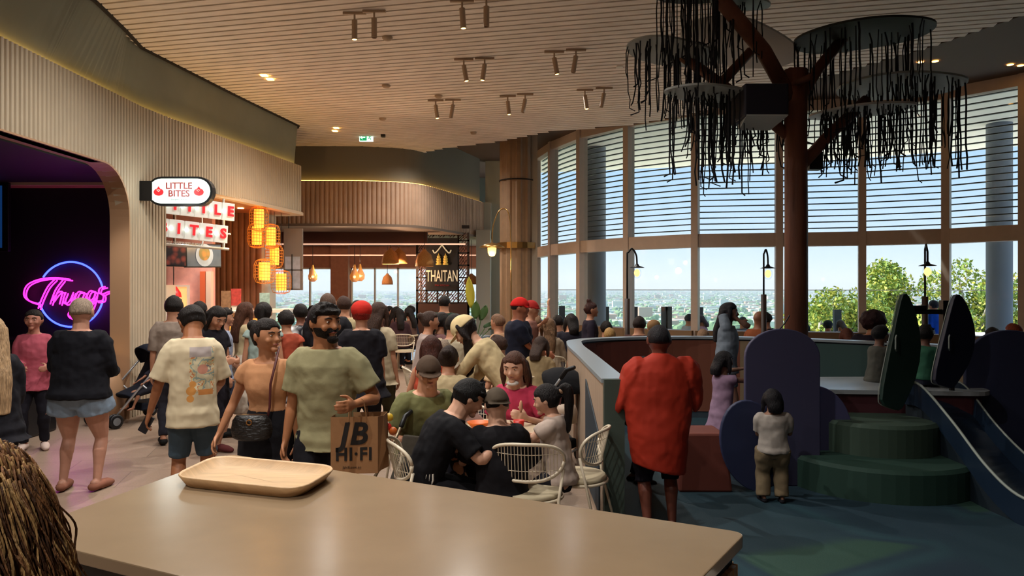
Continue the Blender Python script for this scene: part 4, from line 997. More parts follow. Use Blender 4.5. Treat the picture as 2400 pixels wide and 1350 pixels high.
# ---------------------------------------------------------------- far restaurant
def pend(px, py, d, label, r, hgt, c, zc=3.2):
    q = at(px, py, d); t = thing('rattan_pendant', label, 'pendant lamp', tuple(q), 0, 'rattan pendants in the far restaurant')
    MB().lathe([(.03, hgt*.6), (r*.25, hgt*.5), (r*.75, hgt*.25), (r, -hgt*.2), (r*1.02, -hgt*.5), (r*.97, -hgt*.5), (r*.7, hgt*.2)], n=24).build('shade', mat('rattan_' + c, c, .8, var=.25, vscale=60), t, smooth=True)
    MB().ell((0, 0, 0), .06).build('bulb', mat('warm_bulb', '#ffd9a0', .3, emit='#ffb060', es=12), t, smooth=True); MB().tube([(0, 0, hgt*.55), (0, 0, zc - q.z)], .008, 5).build('cord', m_blk, t)
pend(915, 602, 19.5, 'left rattan pendant of the overlapping pair', .22, .38, '#b98246'); pend(935, 601, 19.9, 'right rattan pendant of the overlapping pair', .22, .38, '#b98246')
pend(995, 606, 19.2, 'large rattan pendant in front of the black restaurant sign', .23, .40, '#b98246'); pend(908, 655, 22, 'small rattan pendant hanging low before the glazing', .16, .30, '#a9774a')
pend(1105, 655, 22.6, 'rattan pendant half hidden behind the pale pier', .22, .3, '#a9774a')
def bottle(px, py, d, label):
    q = at(px, py, d); t = thing('glass_pendant', label, 'pendant lamp', tuple(q), 0, 'amber glass pendants'); MB().lathe([(.02, .25), (.05, .12), (.13, -.05), (.12, -.16), (.05, -.22), (0, -.22)], n=18).build('glass_body', mat('amber_glass', '#c9a25c', .15, alpha=.75), t, smooth=True)
    MB().ell((0, 0, -.08), .035).build('bulb', mat('warm_bulb', '#ffd9a0', .3, emit='#ffb060', es=12), t, smooth=True); MB().tube([(0, 0, .24), (0, 0, 3.2-q.z)], .008, 5).build('cord', m_blk, t)
bottle(733, 642, 21, 'amber glass pendant at the left end, by the hanging board'); bottle(831, 642, 20, 'left amber glass pendant of the pair in the middle'); bottle(844, 640, 20.5, 'right amber glass pendant of the pair in the middle')
lamp_point(*at(930, 640, 19.6), 60, col=(1, .6, .35), rad=.05); lamp_point(*at(800, 620, 21), 60, col=(1, .6, .35), rad=.05)
# sign frame
rs = thing('restaurant_sign', 'black restaurant sign board with gold temple emblem in a dark fretwork frame', 'sign', (0,0,0)); SD = 20.4
def rect(px0, px1, py0, py1, d=SD): a, b = at(px0, py1, d), at(px1, py0, d); return a, b
m_fr = mat('dark_timber', '#24150f', .6)
mb = MB()
def bar(x0, x1, y0, y1, dd=SD, t=.08): a, b = rect(x0, x1, y0, y1, dd); mb.box((a.x, dd, a.z), (b.x, dd+t, b.z))
bar(975, 980, 520, 760); bar(997, 1002, 520, 710); bar(1072, 1076, 535, 710); bar(1095, 1100, 545, 760)
for y0 in (708, 679, 649, 620, 591, 562): bar(975, 1000, y0, y0+3.5); bar(1073, 1100, y0, y0+3.5)
bar(1000, 1073, 678, 683); bar(1023, 1027, 680, 710); bar(1047, 1051, 680, 710); bar(1000, 1073, 708, 712); bar(975, 1100, 528, 535)
mb.build('frame', m_fr, rs)
a, b = rect(975, 1100, 711, 900); MB().box((a.x, SD, 0), (b.x, SD+.1, at(0, 711, SD).z)).build('base_panel', mat('dark_panel', '#3b2219', .7), rs)
m_fret = mat('fretwork', '#5a3226', .6)
def fret(x0, x1, y0, y1):
    a, b = rect(x0, x1, y0, y1); w_, h_ = b.x-a.x, b.z-a.z; mb = MB(); t = .012; M = frame(V((a.x, SD+.03, a.z)), (1,0,0), (0,0,1))
    def ln(u0, v0, u1, v1):
        p, q = V((u0*w_, v0*h_)), V((u1*w_, v1*h_)); L = (q-p).length; mb.box((0, -t, -.02), (L, t, .02), M @ Matrix.Translation((p.x, p.y, 0)) @ Matrix.Rotation(math.atan2((q-p).y, (q-p).x), 4, 'Z'))
    ln(0,.5,.5,1); ln(.15,0,1,.85); ln(0,.15,.85,1); ln(.5,0,1,.5); ln(.3,.75,.55,.5); ln(.0,.85,.25,.6); ln(.45,.4,.7,.15); ln(.75,.45,1,.2)
    mb.build('fretwork', m_fret, rs)
for y0 in (535, 565, 594, 623, 652, 682): fret(980, 997, y0, y0+27); fret(1076, 1095, max(y0, 545), y0+27)
for x0 in (1002, 1027, 1051): fret(x0, x0+21, 683, 708); fret(x0, x0+21, 537, 556)
a, b = rect(1001, 1073, 558, 681); MB().box((a.x, SD-.06, a.z), (b.x, SD-.01, b.z)).build('board', mat('sign_black', '#0e0d12', .6), rs)
m_gl = mat('pale_gold', '#d8d0b0', .4, metal=.2, emit='#d8d0b0', es=.15); m_go = mat('gold_leaf', '#c9a24a', .4, metal=.3, emit='#c9a24a', es=.2)
M = frame(at(1036, 648, SD-.07), (1,0,0), (0,0,1)); text('lettering', 'THAITAN', .22, m_gl, M, rs, sx=.92, sy=2.0, bold=.002)
text('lettering', 'THAI KITCHEN', .06, mat('sign_red_small', '#9c2a30', .5), frame(at(1036, 669, SD-.07), (1,0,0), (0,0,1)), rs)
mb = MB(); mb.tube(bez([at(x, y, SD-.07) for x, y in ((1015, 587), (1019, 593), (1026, 587), (1036, 574))], 4), .018, 6, True); mb.tube(bez([at(x, y, SD-.07) for x, y in ((1057, 587), (1053, 593), (1046, 587), (1036, 574))], 4), .018, 6, True); mb.tube([at(1036, 576, SD-.07), at(1036, 570, SD-.07)], .01, 6); mb.build('roof_emblem', m_gl, rs)
for px in (1028, 1044):
    mb = MB(); p = at(px, 610, SD-.07)
    mb.lathe([(.075, -.13), (.075, -.09), (.045, -.08), (.07, -.02), (.05, 0), (.065, .04), (.04, .07), (.05, .1), (.02, .14), (.0, .2)], p, 12)
    mb.build('guardian_emblem', m_go, rs)
mb = MB(); a = at(1100, 760, 20.8); mb.tube(bez([V((a.x-.95, 20.7, .0)), V((a.x-.8, 20.7, .9)), V((a.x-.35, 20.7, 1.15)), V((a.x+.05, 20.7, .8)), V((a.x+.15, 20.7, 0))], 6), .07, 8)
ba = mb.build('curved_backrest', mat('dark_panel', '#3b2219', .7)); tag(ba, 'dark arched booth back beside the restaurant sign', 'booth')
# ---------------------------------------------------------------- ceiling spots
m_sp = mat('spot_body', '#b09880', .5); m_on = mat('spot_lens', '#ffc878', .3, emit='#ffb858', es=14)
sp = [(831, 92, 3.2, 0, 1), (877, 88, 3.2, 0, 0), (1083, 66, 2.8, -4, 1), (1140, 62, 2.8, 0, 0), (1087, 190, 0, -10, 1), (1136, 188, 0, 8, 1), (1299, 174, 0, -10, 1), (1350, 170, 0, 10, 0), (1021, 277, 0, -8, 1), (1062, 276, 0, 10, 0), (1190, 268, 0, -6, 1), (1231, 264, 0, 10, 0), (1371, 255, 0, -8, 1), (1416, 251, 0, 12, 0)]
names = ['nearest pair on the left, lit', 'nearest pair on the left, unlit', 'nearest pair in the middle, lit', 'nearest pair in the middle, unlit', 'central pair, left one', 'central pair, right one', 'pair right of centre, lit', 'pair right of centre, unlit', 'far left pair, lit', 'far left pair, unlit', 'far middle pair, lit', 'far middle pair, unlit', 'far right pair, lit', 'far right pair, unlit']
for i, (px, py, _, tl, on) in enumerate(sp):
    ztip = CZ - .36; d = (ztip-H)*FPX/(675-py); p = at(px, py, d)
    t = thing('ceiling_spotlight', 'pale cylinder ceiling spotlight, ' + names[i], 'spotlight', (p.x, d, CZ-.03), 0, 'ceiling spotlights')
    M = Matrix.Rotation(R(tl), 4, 'Y')
    MB().box((-.14, -.02, -.03), (.14, .02, 0)).build('mount', m_sp, t, bevel=.004); MB().tube([(0,0,0), (0,0,-.1)], .012, 6).build('stem', m_sp, t)
    M2 = Matrix.Translation((0,0,-.1)) @ M; mb = MB(); mb.lathe([(0, 0), (.034, 0), (.034, -.23), (.028, -.235), (.028, -.2), (0, -.2)], n=16); mb.v = [M2 @ p_ for p_ in mb.v]; mb.build('barrel', m_sp, t, smooth=False)
    if on:
        mb = MB().ell((0, 0, -.225), (.03, .03, .014)); mb.v = [M2 @ p_ for p_ in mb.v]; mb.build('lens', m_on, t, smooth=True)
dls = [(619, 177, 'recessed downlight in the slats, upper one of the left pair'), (633, 186, 'recessed downlight in the slats, lower one of the left pair'), (788, 300, 'recessed downlight near the exit sign, upper one'), (785, 307, 'recessed downlight near the exit sign, lower one'), (1452, 157, 'dim recessed downlight near the hanging ropes')]
for px, py, l in dls:
    d = (CZ-.035-H)*FPX/(675-py); p = at(px, py, d); t = thing('downlight', l, 'light', tuple(p), 0, 'recessed downlights'); MB().box((-.05, -.05, -.005), (.05, .05, .0)).build('lens', m_on if px < 1400 else m_white, t)
for px, py, l in ((2157, 146, 'downlight in the brown soffit, left of four'), (2192, 144, 'downlight in the brown soffit, second of four'), (2368, 152, 'downlight in the brown soffit, third of four'), (2392, 154, 'downlight in the brown soffit, at the right edge')):
    d = (5.55-H)*FPX/(675-py); p = at(px, py, d); t = thing('downlight', l, 'light', tuple(p), 0, 'recessed downlights'); MB().lathe([(0, 0), (.05, 0)]).build('lens', m_on, t)
smk = [(908, 90), (1028, 226), (905, 202), (897, 279), (1110, 312)]
for i, (px, py) in enumerate(smk):
    d = (CZ-.05-H)*FPX/(675-py); p = at(px, py, d); t = tag(MB().lathe([(0, -.03), (.05, -.025), (.07, 0), (.07, .03)], p, 16).build('ceiling_sensor', m_sp, smooth=True), 'small round ceiling sensor ' + ['right of the nearest left spotlights', 'above the far left spotlight pair', 'above the far left slats', 'above the exit sign', 'near the ceiling edge by the dark band'][i], 'sensor', 'ceiling sensors')
# exit sign
ex = thing('exit_sign', 'green and white exit sign with left arrow and running figure', 'sign', (0,0,0)); ED = 16.5; a, b = at(842, 331, ED), at(874, 313, ED)
m_ex = mat('exit_green', '#0d7a4a', .5, emit='#12905a', es=.6); m_ew = mat('exit_white', '#e8fff0', .5, emit='#e0fff0', es=.7)
MB().box((a.x, ED, a.z), (b.x, ED+.05, b.z)).build('casing', m_ew, ex); mx_ = a.x+(b.x-a.x)*.55; MB().box((a.x+.012, ED-.004, a.z+.012), (mx_, ED, b.z-.012)).build('green_panel', m_ex, ex)
c = V(((a.x+mx_)/2, ED-.01, (a.z+b.z)/2)); mb = MB(); mb.tube([c+V((.05,0,0)), c+V((-.05,0,0))], .009, 6); mb.tube([c+V((-.01,0,.04)), c+V((-.055,0,0)), c+V((-.01,0,-.04))], .009, 6); mb.build('arrow', m_ew, ex)
c = V(((b.x+mx_)/2, ED-.01, (a.z+b.z)/2)); mb = MB(); mb.ell(c+V((.01,0,.045)), .014); mb.tube([c+V((.005,0,.03)), c+V((-.005,0,-.01)), c+V((.02,0,-.03)), c+V((.02,0,-.055))], .009, 5); mb.tube([c+V((-.005,0,-.01)), c+V((-.035,0,-.035))], .009, 5); mb.tube([c+V((.03,0,.005)), c+V((0,0,.02)), c+V((-.03,0,.0))], .007, 5); mb.build('running_figure', m_ex, ex)
MB().tube([V(((a.x+b.x)/2, ED+.02, b.z)), V(((a.x+b.x)/2, ED+.02, CZ))], .012, 6).build('stem', m_white, ex)
cm = thing('ceiling_camera', 'small dark ceiling camera right of the exit sign', 'camera', tuple(at(898, 316, 16.3))); MB().box((-.045, -.06, -.05), (.045, .06, .05)).build('camera_body', m_blk, cm, bevel=.01); MB().tube([(0,0,.05), (0,0,CZ-at(898,316,16.3).z)], .01).build('stem', m_blk, cm)
# ---------------------------------------------------------------- street-style lamps
al = thing('arc_lamp', 'curved arm brass lamp with glowing cream shade beside the fluted column', 'lamp', (0, 0, 0)); AD = 14.6
MB().tube(bez([at(x, y, AD) for x, y in ((1153, 570), (1156, 530), (1168, 497), (1182, 489), (1192, 500), (1197, 530))], 5) + [at(1198, 600, AD), V((at(1198,0,AD).x, AD, 0))], .012, 6).build('arm', m_brass, al, smooth=True)
q = at(1153, 577, AD); MB().lathe([(.0, .07), (.04, .065), (.16, .03), (.25, -.02), (.24, -.03), (.12, 0), (0, .01)], q, 28).build('hood', m_brass, al, smooth=True)
MB().lathe([(.0, -.20), (.05, -.19), (.08, -.13), (.085, -.03), (0, -.03)], q, 18).build('glass_shade', mat('cream_glow', '#ffd890', .5, emit='#ffc860', es=1.6), al, smooth=True)
lamp_point(q.x, AD-.2, q.z-.35, 15, col=(1, .7, .35), rad=.08)
def street(pp, bulb, d, label, base=700):
    t = thing('street_lamp', label, 'lamp', (0,0,0), 0, 'hooked street lamps by the glazing'); P_ = at(pp[0], pp[1], d); x = P_.x; B = at(*bulb, d)
    MB().tube([V((x, d, 0)), V((x, d, at(0, base, d).z))], .042, 10).build('post', mat('lamp_post_brown', '#3a2c26', .5), t, smooth=True)
    zt = at(0, bulb[1]-52, d).z
    if B.x-x > .03: pts = [V((x, d, 1.4)), V((x, d, B.z+.26))] + bez([V((x, d, B.z+.30)), V((x + (B.x-x)*.15, d, zt-.03)), V(((x+B.x)/2, d, zt+.02)), V((B.x-(B.x-x)*.08, d, zt-.08)), V((B.x, d, B.z+.1))], 5)
    else: pts = [V((x, d, 1.4)), V((x, d, zt)), V(((x+B.x)/2, d-.12, zt+.06)), V((B.x, d-.25, zt-.05)), V((B.x, d-.25, B.z+.1))]
    MB().tube(pts, .014, 8).build('hooked_arm', m_blk, t, smooth=True); dy = 0 if B.x-x > .03 else -.25
    MB().lathe([(.02, .13), (.035, .10), (.11, .075), (.115, .07), (.03, .085), (0, .09)], B + V((0, dy, 0)), 20).build('hood', m_blk, t, smooth=True)
    MB().ell(B + V((0, dy, -.01)), (.07, .07, .09)).build('globe', m_glass, t, smooth=True); MB().ell(B + V((0, dy, -.01)), (.045, .045, .06)).build('bulb', mat('amber_bulb', '#ffc88a', .3, emit='#ffa850', es=2.5), t, smooth=True)
street((1470, 640), (1493, 638), 11.6, 'hooked street lamp on the left, in front of the glazing'); street((1790, 600), (1800, 640), 11.2, 'hooked street lamp just left of the dark trunk', 690); street((2168, 640), (2151, 636), 10.6, 'straight-seen street lamp between the leaf panels', 695)
# ---------------------------------------------------------------- play area
def playfloor():
    m = mat('play_rubber', '#2c4a55', .75, bump=.2, bscale=120); n = m.node_tree; L = n.links; p = n.nodes['Principled BSDF']; tc = n.nodes['Texture Coordinate']
    t = n.nodes.new('ShaderNodeTexVoronoi'); t.inputs['Scale'].default_value = .55; t.feature = 'SMOOTH_F1'; t.inputs['Smoothness'].default_value = .15; L.new(tc.outputs['Object'], t.inputs['Vector'])
    r = n.nodes.new('ShaderNodeValToRGB'); e = r.color_ramp.elements; r.color_ramp.interpolation = 'EASE'
    e[0].position = .1; e[0].color = lin('#152c3c'); e[1].position = .9; e[1].color = lin('#27463c'); x = e.new(.45); x.color = lin('#1c3c46'); x = e.new(.7); x.color = lin('#17323e')
    sx = n.nodes.new('ShaderNodeSeparateColor'); L.new(t.outputs['Color'], sx.inputs[0]); L.new(sx.outputs[0], r.inputs[0]); L.new(r.outputs[0], p.inputs['Base Color']); return m
PW = bez([V((.70, 5.35, 0)), V((.70, 7.2, 0)), V((.70, 8.7, 0)), V((.84, 9.45, 0)), V((1.5, 9.95, 0)), V((2.5, 10.1, 0)), V((3.6, 9.75, 0)), V((4.6, 9.0, 0)), V((5.6, 8.0, 0)), V((6.9, 7.2, 0)), V((8.2, 6.6, 0))], 6)
MBp = MB(); MBp.prism([(.70, -1.5), (.7, 5.35)] + [(p.x, p.y) for p in PW[1:]] + [(8.2, -1.5)], Matrix.Translation((0, 0, .0)), .012)
struct('floor_play', MBp, playfloor(), 'dark blue-green soft play floor')
wp = thing('play_partition', 'curved waist-high partition round the play area with pale top rail', 'partition', (0,0,0)); PH = 1.10
def wallstrip(path, o0, o1, z0, z1):
    mb = MB(); n = len(path); vs = []
    for i, p in enumerate(path):
        a, b = path[max(i-1, 0)], path[min(i+1, n-1)]; d = (b-a).normalized(); nn = V((d.y, -d.x, 0)); q0, q1 = p + nn*o0, p + nn*o1
        vs += [(q0.x, q0.y, z0), (q0.x, q0.y, z1), (q1.x, q1.y, z1), (q1.x, q1.y, z0)]
    fs = [(i*4+j, i*4+(j+1) % 4, i*4+4+(j+1) % 4, i*4+4+j) for i in range(n-1) for j in range(4)] + [(0,1,2,3), (n*4-1, n*4-2, n*4-3, n*4-4)]
    return mb.add(vs, fs)
wallstrip(PW, -.03, .09, 0, PH-.03).build('wall_core', mat('dusk_blue_laminate', '#3c4a55', .6), wp)
wallstrip(PW, -.06, .12, PH-.03, PH).build('top_rail', mat('rail_grey_blue', '#8f979c', .28), wp)
# coloured inner panels between diagonal joints
cols = [('#6a3428', 0, 26), ('#7c4632', 26, 33), ('#8a7458', 33, 37), ('#2f4a48', 37, 41), ('#8c7658', 41, 46), ('#6e3c30', 46, 52), ('#3a4c46', 52, 60)]
for i, (c, a, b) in enumerate(cols):
    b = min(b, len(PW)-1); seg = PW[a:b+1]
    if len(seg) > 1: wallstrip(seg, .09, .105, .1, PH-.05).build('inner_panel', mat('panel_' + c, c, .7), wp)
# outer face: pale timber boards with arched recesses
seg = PW[:24]; wallstrip(seg, -.05, -.03, 0, PH-.03).build('outer_cladding', mat('pale_cladding', '#a48d78', .6, var=.1, stretch=(8, 8, .5)), wp)
for y in (7.6, 8.7):
    pr = [(-.22, 0), (.22, 0)] + [(.22*math.cos(R(a)), .62 + .22*math.sin(R(a))) for a in range(0, 181, 15)]
    MB().prism(pr, frame(V((.648, y, .06)), (0, -1, 0), (0, 0, 1)), .006).build('arched_inlay', mat('inlay_brown', '#8a6448', .6), wp)
MB().prism([(-.55, .05), (.45, .05), (.45, .62), (-.55, .92)], frame(V((.645, 5.95, .04)), (0, -1, 0), (0, 0, 1)), .008).build('dark_inlay', mat('inlay_dark', '#22303a', .6), wp)
MB().box((.655, 5.30, 0), (.80, 5.36, PH)).build('end_panel', mat('end_green', '#3b4840', .6), wp)
# tree
td = 7.3; tp = at(1864, 675, td); tree = thing('rope_tree', 'tall timber-trunked indoor play tree with disc canopies and hanging black ropes', 'play tree', (tp.x, td, 0))
def tl(px, py, d=td): q = at(px, py, d); return q - V((tp.x, td, 0))
m_log = mat('log_brown', '#6b3f2c', .65, var=.25, vscale=3, stretch=(4, 4, .6), bump=.3)
m_disc = mat('disc_charcoal', '#20261f', .7); m_disc2 = mat('disc_grey', '#8f9694', .5)
MB().tube([tl(1866, 675) - V((0,0,H)), tl(1866, 500), tl(1865, 330), tl(1864, 165)], [.112, .108, .106, .115], 20).build('trunk', m_log, tree, smooth=True)
for pts, r in ((((1862, 250, 0), (1790, 120, -.1), (1695, 5, -.3), (1670, -50, -.35)), .075), (((1862, 330, 0), (1770, 255, .1), (1680, 190, .3), (1590, 125, .5)), .055), (((1690, 195, .25), (1760, 120, .3)), .05), (((1866, 245, 0), (1915, 165, .05), (1975, 90, .1)), .055), (((1866, 400, 0), (1950, 310, .15), (2030, 235, .3)), .058), (((1855, 160, -.02), (1850, 200, -.02), (1900, 180, -.3)), .03)):
    MB().tube([tl(x, y, td+dd) for x, y, dd in pts], r, 12).build('branch', m_log, tree, smooth=True)
rnd = random.Random(11)
m_rope = mat('black_rope', '#0d0f16', .8)
DISC = []
def disc(px, py, wpx, dd, tiltx, tilty, m, ns_, lmin, lmax, shape=1.0, edge=.75, nm=''):
    c = tl(px, py, td+dd); r = wpx/2/FPX*(td+dd); M = Matrix.Translation(c) @ Matrix.Rotation(R(tilty), 4, 'Y') @ Matrix.Rotation(R(tiltx), 4, 'X')
    mb = MB(); N = 40; out = [(math.cos(2*math.pi*k/N)*r*(1+.06*math.sin(2*2*math.pi*k/N+px)), math.sin(2*math.pi*k/N)*r*shape*(1+.06*math.cos(3*2*math.pi*k/N))) for k in range(N)]
    mb.prism(out, M, .02); D = mb.build('canopy_disc', m, tree)
    for k in range(min(95, int(ns_*1.25))):
        a = rnd.random()*6.283; q = math.sqrt(rnd.random())*edge if rnd.random() < .5 else edge + rnd.random()*.18
        p = M @ V((math.cos(a)*r*q, math.sin(a)*r*shape*q, 0)); L = lmin + (lmax-lmin)*rnd.random(); pts = [p]; dx, dy = rnd.gauss(0, .012), rnd.gauss(0, .012)
        n = 7
        for j in range(1, n+1):
            f = j/n; dx += rnd.gauss(0, .0022)*(1+5*f**3); dy += rnd.gauss(0, .002); pts.append(p + V((dx, dy, -L*f)))
        if rnd.random() < .3: pts.append(pts[-1] + V((rnd.gauss(0, .05), 0, -.03)))
        MB().tube(pts, .0055 + .006*rnd.random()**2, 5, flat=.5).build('hanging_rope', m_rope, D)
disc(1575, 125, 225, .35, 0, 10, m_disc2, 46, .40, .85, .85)
disc(1730, 105, 260, .5, -6, 16, mat('disc_white', '#c4c6c4', .5), 0, .3, .5, .9)
disc(2023, 85, 325, .0, 2, -4, m_disc, 44, .55, .95, .85, .8)
disc(2110, 205, 300, .45, 0, 0, m_disc2, 46, .55, .95, .8)
disc(1668, 222, 215, -.1, 2, 5, m_disc2, 50, .35, .95, .8)
disc(1625, -15, 200, -.2, 4, 3, m_disc, 42, .45, 1.15, .8)
disc(1735, 8, 135, -.1, 4, 6, m_disc2, 12, .25, .75, .8)
disc(2020, 262, 230, .2, 2, -4, mat('disc_white', '#c4c6c4', .5), 50, .3, .65, .8)
disc(1755, 235, 190, .3, 0, -3, m_disc, 26, .35, .75, .8)
pj = thing('projector_box', 'dark projector housing with pale underside hung on the play tree', 'projector', tuple(at(1785, 245, 7.0)))
MB().box((-.20, -.15, -.14), (.20, .3, .16)).build('housing', mat('navy_box', '#14182a', .5), pj, bevel=.01); MB().add([(-.19, -.16, -.14), (.19, -.16, -.14), (.15, .2, -.20), (-.15, .2, -.20), (-.19, -.16, -.13), (.19, -.16, -.13), (.15, .25, -.135), (-.15, .25, -.135)], [(0,1,2,3), (4,7,6,5), (0,4,5,1), (1,5,6,2), (2,6,7,3), (3,7,4,0)]).build('underside', mat('pale_panel', '#b9c2c0', .5), pj)
MB().tube([(.15, .1, 0), (.32, .25, -.05)], .03, 8).build('bracket', m_log, pj)
sp_ = thing('speaker_box', 'small dark box speaker strapped behind the tree trunk', 'speaker', tuple(at(1908, 378, 7.45))); MB().box((-.07, -.06, -.09), (.07, .06, .09)).build('speaker_body', m_blk, sp_, bevel=.01); MB().tube([(-.05, -.0, .0), (-.18, -.08, .02)], .02, 6).build('strap', m_blk, sp_)
# arched panels and mounds
m_pur = mat('purple_laminate', '#3d3c58', .6); m_navy = mat('navy_laminate', '#1f2748', .6); m_lav = mat('slate_lilac', '#4a4a72', .65)
def archpoly(w_, h_): return [(-w_/2, 0), (w_/2, 0)] + [(w_/2*math.cos(R(a)), h_-w_/2*.75 + w_/2*.75*math.sin(R(a))) for a in range(0, 181, 10)]
ap = thing('arched_play_panel', 'tall purple arched play panel in front of the tree trunk', 'play panel', (at(1830, 675, 6.6).x, 6.6, .012)); MB().prism(archpoly(.66, 1.38), frame(V((0, 0, 0)), (1,0,0), (0,0,1)), .05).build('panel', m_pur, ap, bevel=.008)
MB().tube([(-.04, -.04, 1.36), (.02, -.045, 1.43), (.06, -.05, 1.5)], .006).build('wire_hoop', m_blk, ap)
ell = lambda a, b: [(a*math.cos(R(t)), b*math.sin(R(t))) for t in range(0, 360, 10)]
q = at(1760, 1048, 6.25); lp_ = thing('oval_play_panel', 'dark blue leaning oval panel left of the toddler', 'play panel', (q.x, 6.25, 0)); MB().prism(ell(.26, .385), frame(V((0, 0, q.z + .02)), (1, 0, .25), (-.25, 0, 1)), .05).build('panel', m_navy, lp_, bevel=.008)
q = at(1905, 1030, 6.75); lp2 = thing('round_play_panel', 'lilac round play panel behind the toddler', 'play panel', (q.x, 6.8, 0)); MB().prism(ell(.36, .43), frame(V((0, 0, .44)), (1,0,0), (0,0,1)), .05).build('panel', m_lav, lp2, bevel=.008)
q = at(2345, 675, 7.3); lp3 = thing('round_play_panel', 'large slate-blue round panel at the right edge behind the slide', 'play panel', (q.x+.06, 7.3, 0)); MB().prism(archpoly(.86, 1.33), frame(V((0, 0, .012)), (1,0,0), (0,0,1)), .05).build('panel', mat('slate_navy', '#343a58', .6), lp3, bevel=.008)
for (px, d, r, z0, z1, c, l) in ((2050, 6.75, .80, .0, .27, '#1b3a30', 'wide dark green round step of the play mound'), (2050, 6.95, .55, .27, .56, '#2f4236', 'upper olive round step of the play mound')):
    p = at(px, 675, d); t = tag(MB().lathe([(0, z0 + .0), (r, z0 + .0), (r, z1-.03), (r-.03, z1), (0, z1)], (p.x, d, .012 if z0 == 0 else 0), 48).build('play_step', mat('step_' + c, c, .75), smooth=False), l, 'play step')
q0, q1 = at(1915, 675, 7.4), at(2190, 675, 7.4)
pf = thing('play_platform', 'raised play platform with pale glossy deck and dark red curved side', 'platform', (0,0,0)); pl_ = rounded([(q0.x-.15, 7.15), (q1.x+.35, 6.95), (q1.x+.5, 8.2), (q0.x-.0, 8.15)], .25)
MB().prism(pl_, Matrix.Translation((0,0,.74)), .04).build('deck', mat('deck_grey', '#9aa0a4', .22), pf); MB().prism([((V(p)-V((q0.x+.6, 7.6)))*.94+V((q0.x+.6, 7.6))) for p in pl_], Matrix.Translation((0,0,.012)), .73).build('curved_side', mat('oxblood', '#4a2028', .6), pf)
def leafpanel(px, pt, pb, wl, wr_, d, l, c):
    t = thing('leaf_panel', l, 'play panel', (at(px, 675, d).x, d, 0), 0, 'leaf-shaped slide panels'); k = d/FPX; zt = at(0, pt, d).z; zb = at(0, pb, d).z; poly = []
    prof = [(0, .12), (.06, .35), (.15, .58), (.3, .86), (.45, 1), (.6, .95), (.8, .72), (.95, .42), (1, .25)]
    for f, x in ((0, 6), (.03, 14), (.1, 25), (.22, 37), (.34, 45), (.46, 48), (.6, 44), (.75, 32), (.88, 14), (1, -6)): poly.append((x*wr_/48*k, zt+(zb-zt)*f))
    for f, x in ((1.02, -16), (.97, -54), (.92, -62), (.8, -58), (.6, -46), (.4, -33), (.2, -20), (.06, -10), (.01, -4)): poly.append((x*wl/62*k, zt+(zb-zt)*f))
    M = frame(V((0, 0, 0)), (1, .25, 0), (0, 0, 1)); MB().prism([(a, b) for a, b in poly], M, .045).build('panel', mat('leaf_' + c, c, .5), t, bevel=.006)
    e = [M @ V((a+.004, b, 0)) for a, b in poly[:10]]; MB().tube(bez(e, 3), .006, 6).build('edge_trim', mat('edge_trim_pale', '#9aa39c', .4), t)
    e = [M @ V((a-.004, b, 0)) for a, b in poly[10:]]; MB().tube(bez(e, 3), .004, 6).build('edge_trim', mat('edge_trim_pale', '#9aa39c', .4), t)
    MB().tube([M @ V((-.10, zt-.38, .055)), M @ V((-.13, zt-.40, .08)), M @ V((-.13, zt-.5, .08)), M @ V((-.10, zt-.52, .055))], .007).build('grab_handle', mat('edge_trim_pale', '#9aa39c', .4), t)
    MB().tube([V((.0, .03, zb+.2)), V((.0, .03, .78))], .025, 8).build('support', m_blk, t)
leafpanel(2112, 688, 955, 62, 46, 6.85, 'left dark green leaf-shaped panel at the head of the slide', '#18302a')
leafpanel(2235, 690, 905, 62, 52, 7.05, 'right navy leaf-shaped panel at the head of the slide', '#161c34')
# slide
sl = thing('slide', 'dark slide running down to the right with pale-edged sides', 'slide', (0,0,0))
r1 = bez([at(2120, 893, 6.95), at(2160, 905, 6.8), at(2230, 985, 6.35), at(2310, 1090, 5.85), at(2385, 1160, 5.5), at(2470, 1190, 5.2)], 6); r2 = bez([at(2215, 888, 7.35), at(2262, 905, 7.2), at(2330, 990, 6.75), at(2400, 1062, 6.3), at(2480, 1120, 5.95), at(2560, 1140, 5.7)], 6)
for rr1, rr2 in ((r1, r2),):
    n = len(rr1); dn = V((0, 0, -.16)); nn = V((-.0, .0, 0)); vs = []
    for a, b in zip(rr1, rr2):
        u = (b-a).normalized(); vs += [a, a+u*.03, a+u*.05+dn, b-u*.05+dn, b-u*.03, b, b+dn*1.35, a+dn*1.35]
    fs = [(i*8+j, i*8+(j+1) % 8, i*8+8+(j+1) % 8, i*8+8+j) for i in range(n-1) for j in range(8)]
    MB().add(vs, fs).build('chute', mat('slide_navy', '#1c2a3c', .3), sl)
for rr in (r1, r2): MB().tube(rr, .012, 6).build('rail_trim', mat('edge_trim_pale', '#9aa39c', .4), sl, smooth=True)
vs = []
for a in r1: vs += [(a.x+.02, a.y+.02, a.z-.2), (a.x+.02, a.y+.02, .012), (a.x+.06, a.y+.06, .012), (a.x+.06, a.y+.06, a.z-.2)]
MB().add(vs, [(i*4+j, i*4+(j+1) % 4, i*4+4+(j+1) % 4, i*4+4+j) for i in range(len(r1)-1) for j in range(4)]+[(0,1,2,3)]).build('side_panel', mat('slide_side', '#16222c', .6), sl)
MB().box((at(2180,0,7.2).x, 7.7, at(0, 728, 7.7).z), (at(2215,0,7.2).x+.1, 7.74, at(0,716,7.7).z)).build('cross_bar', m_blk, sl)
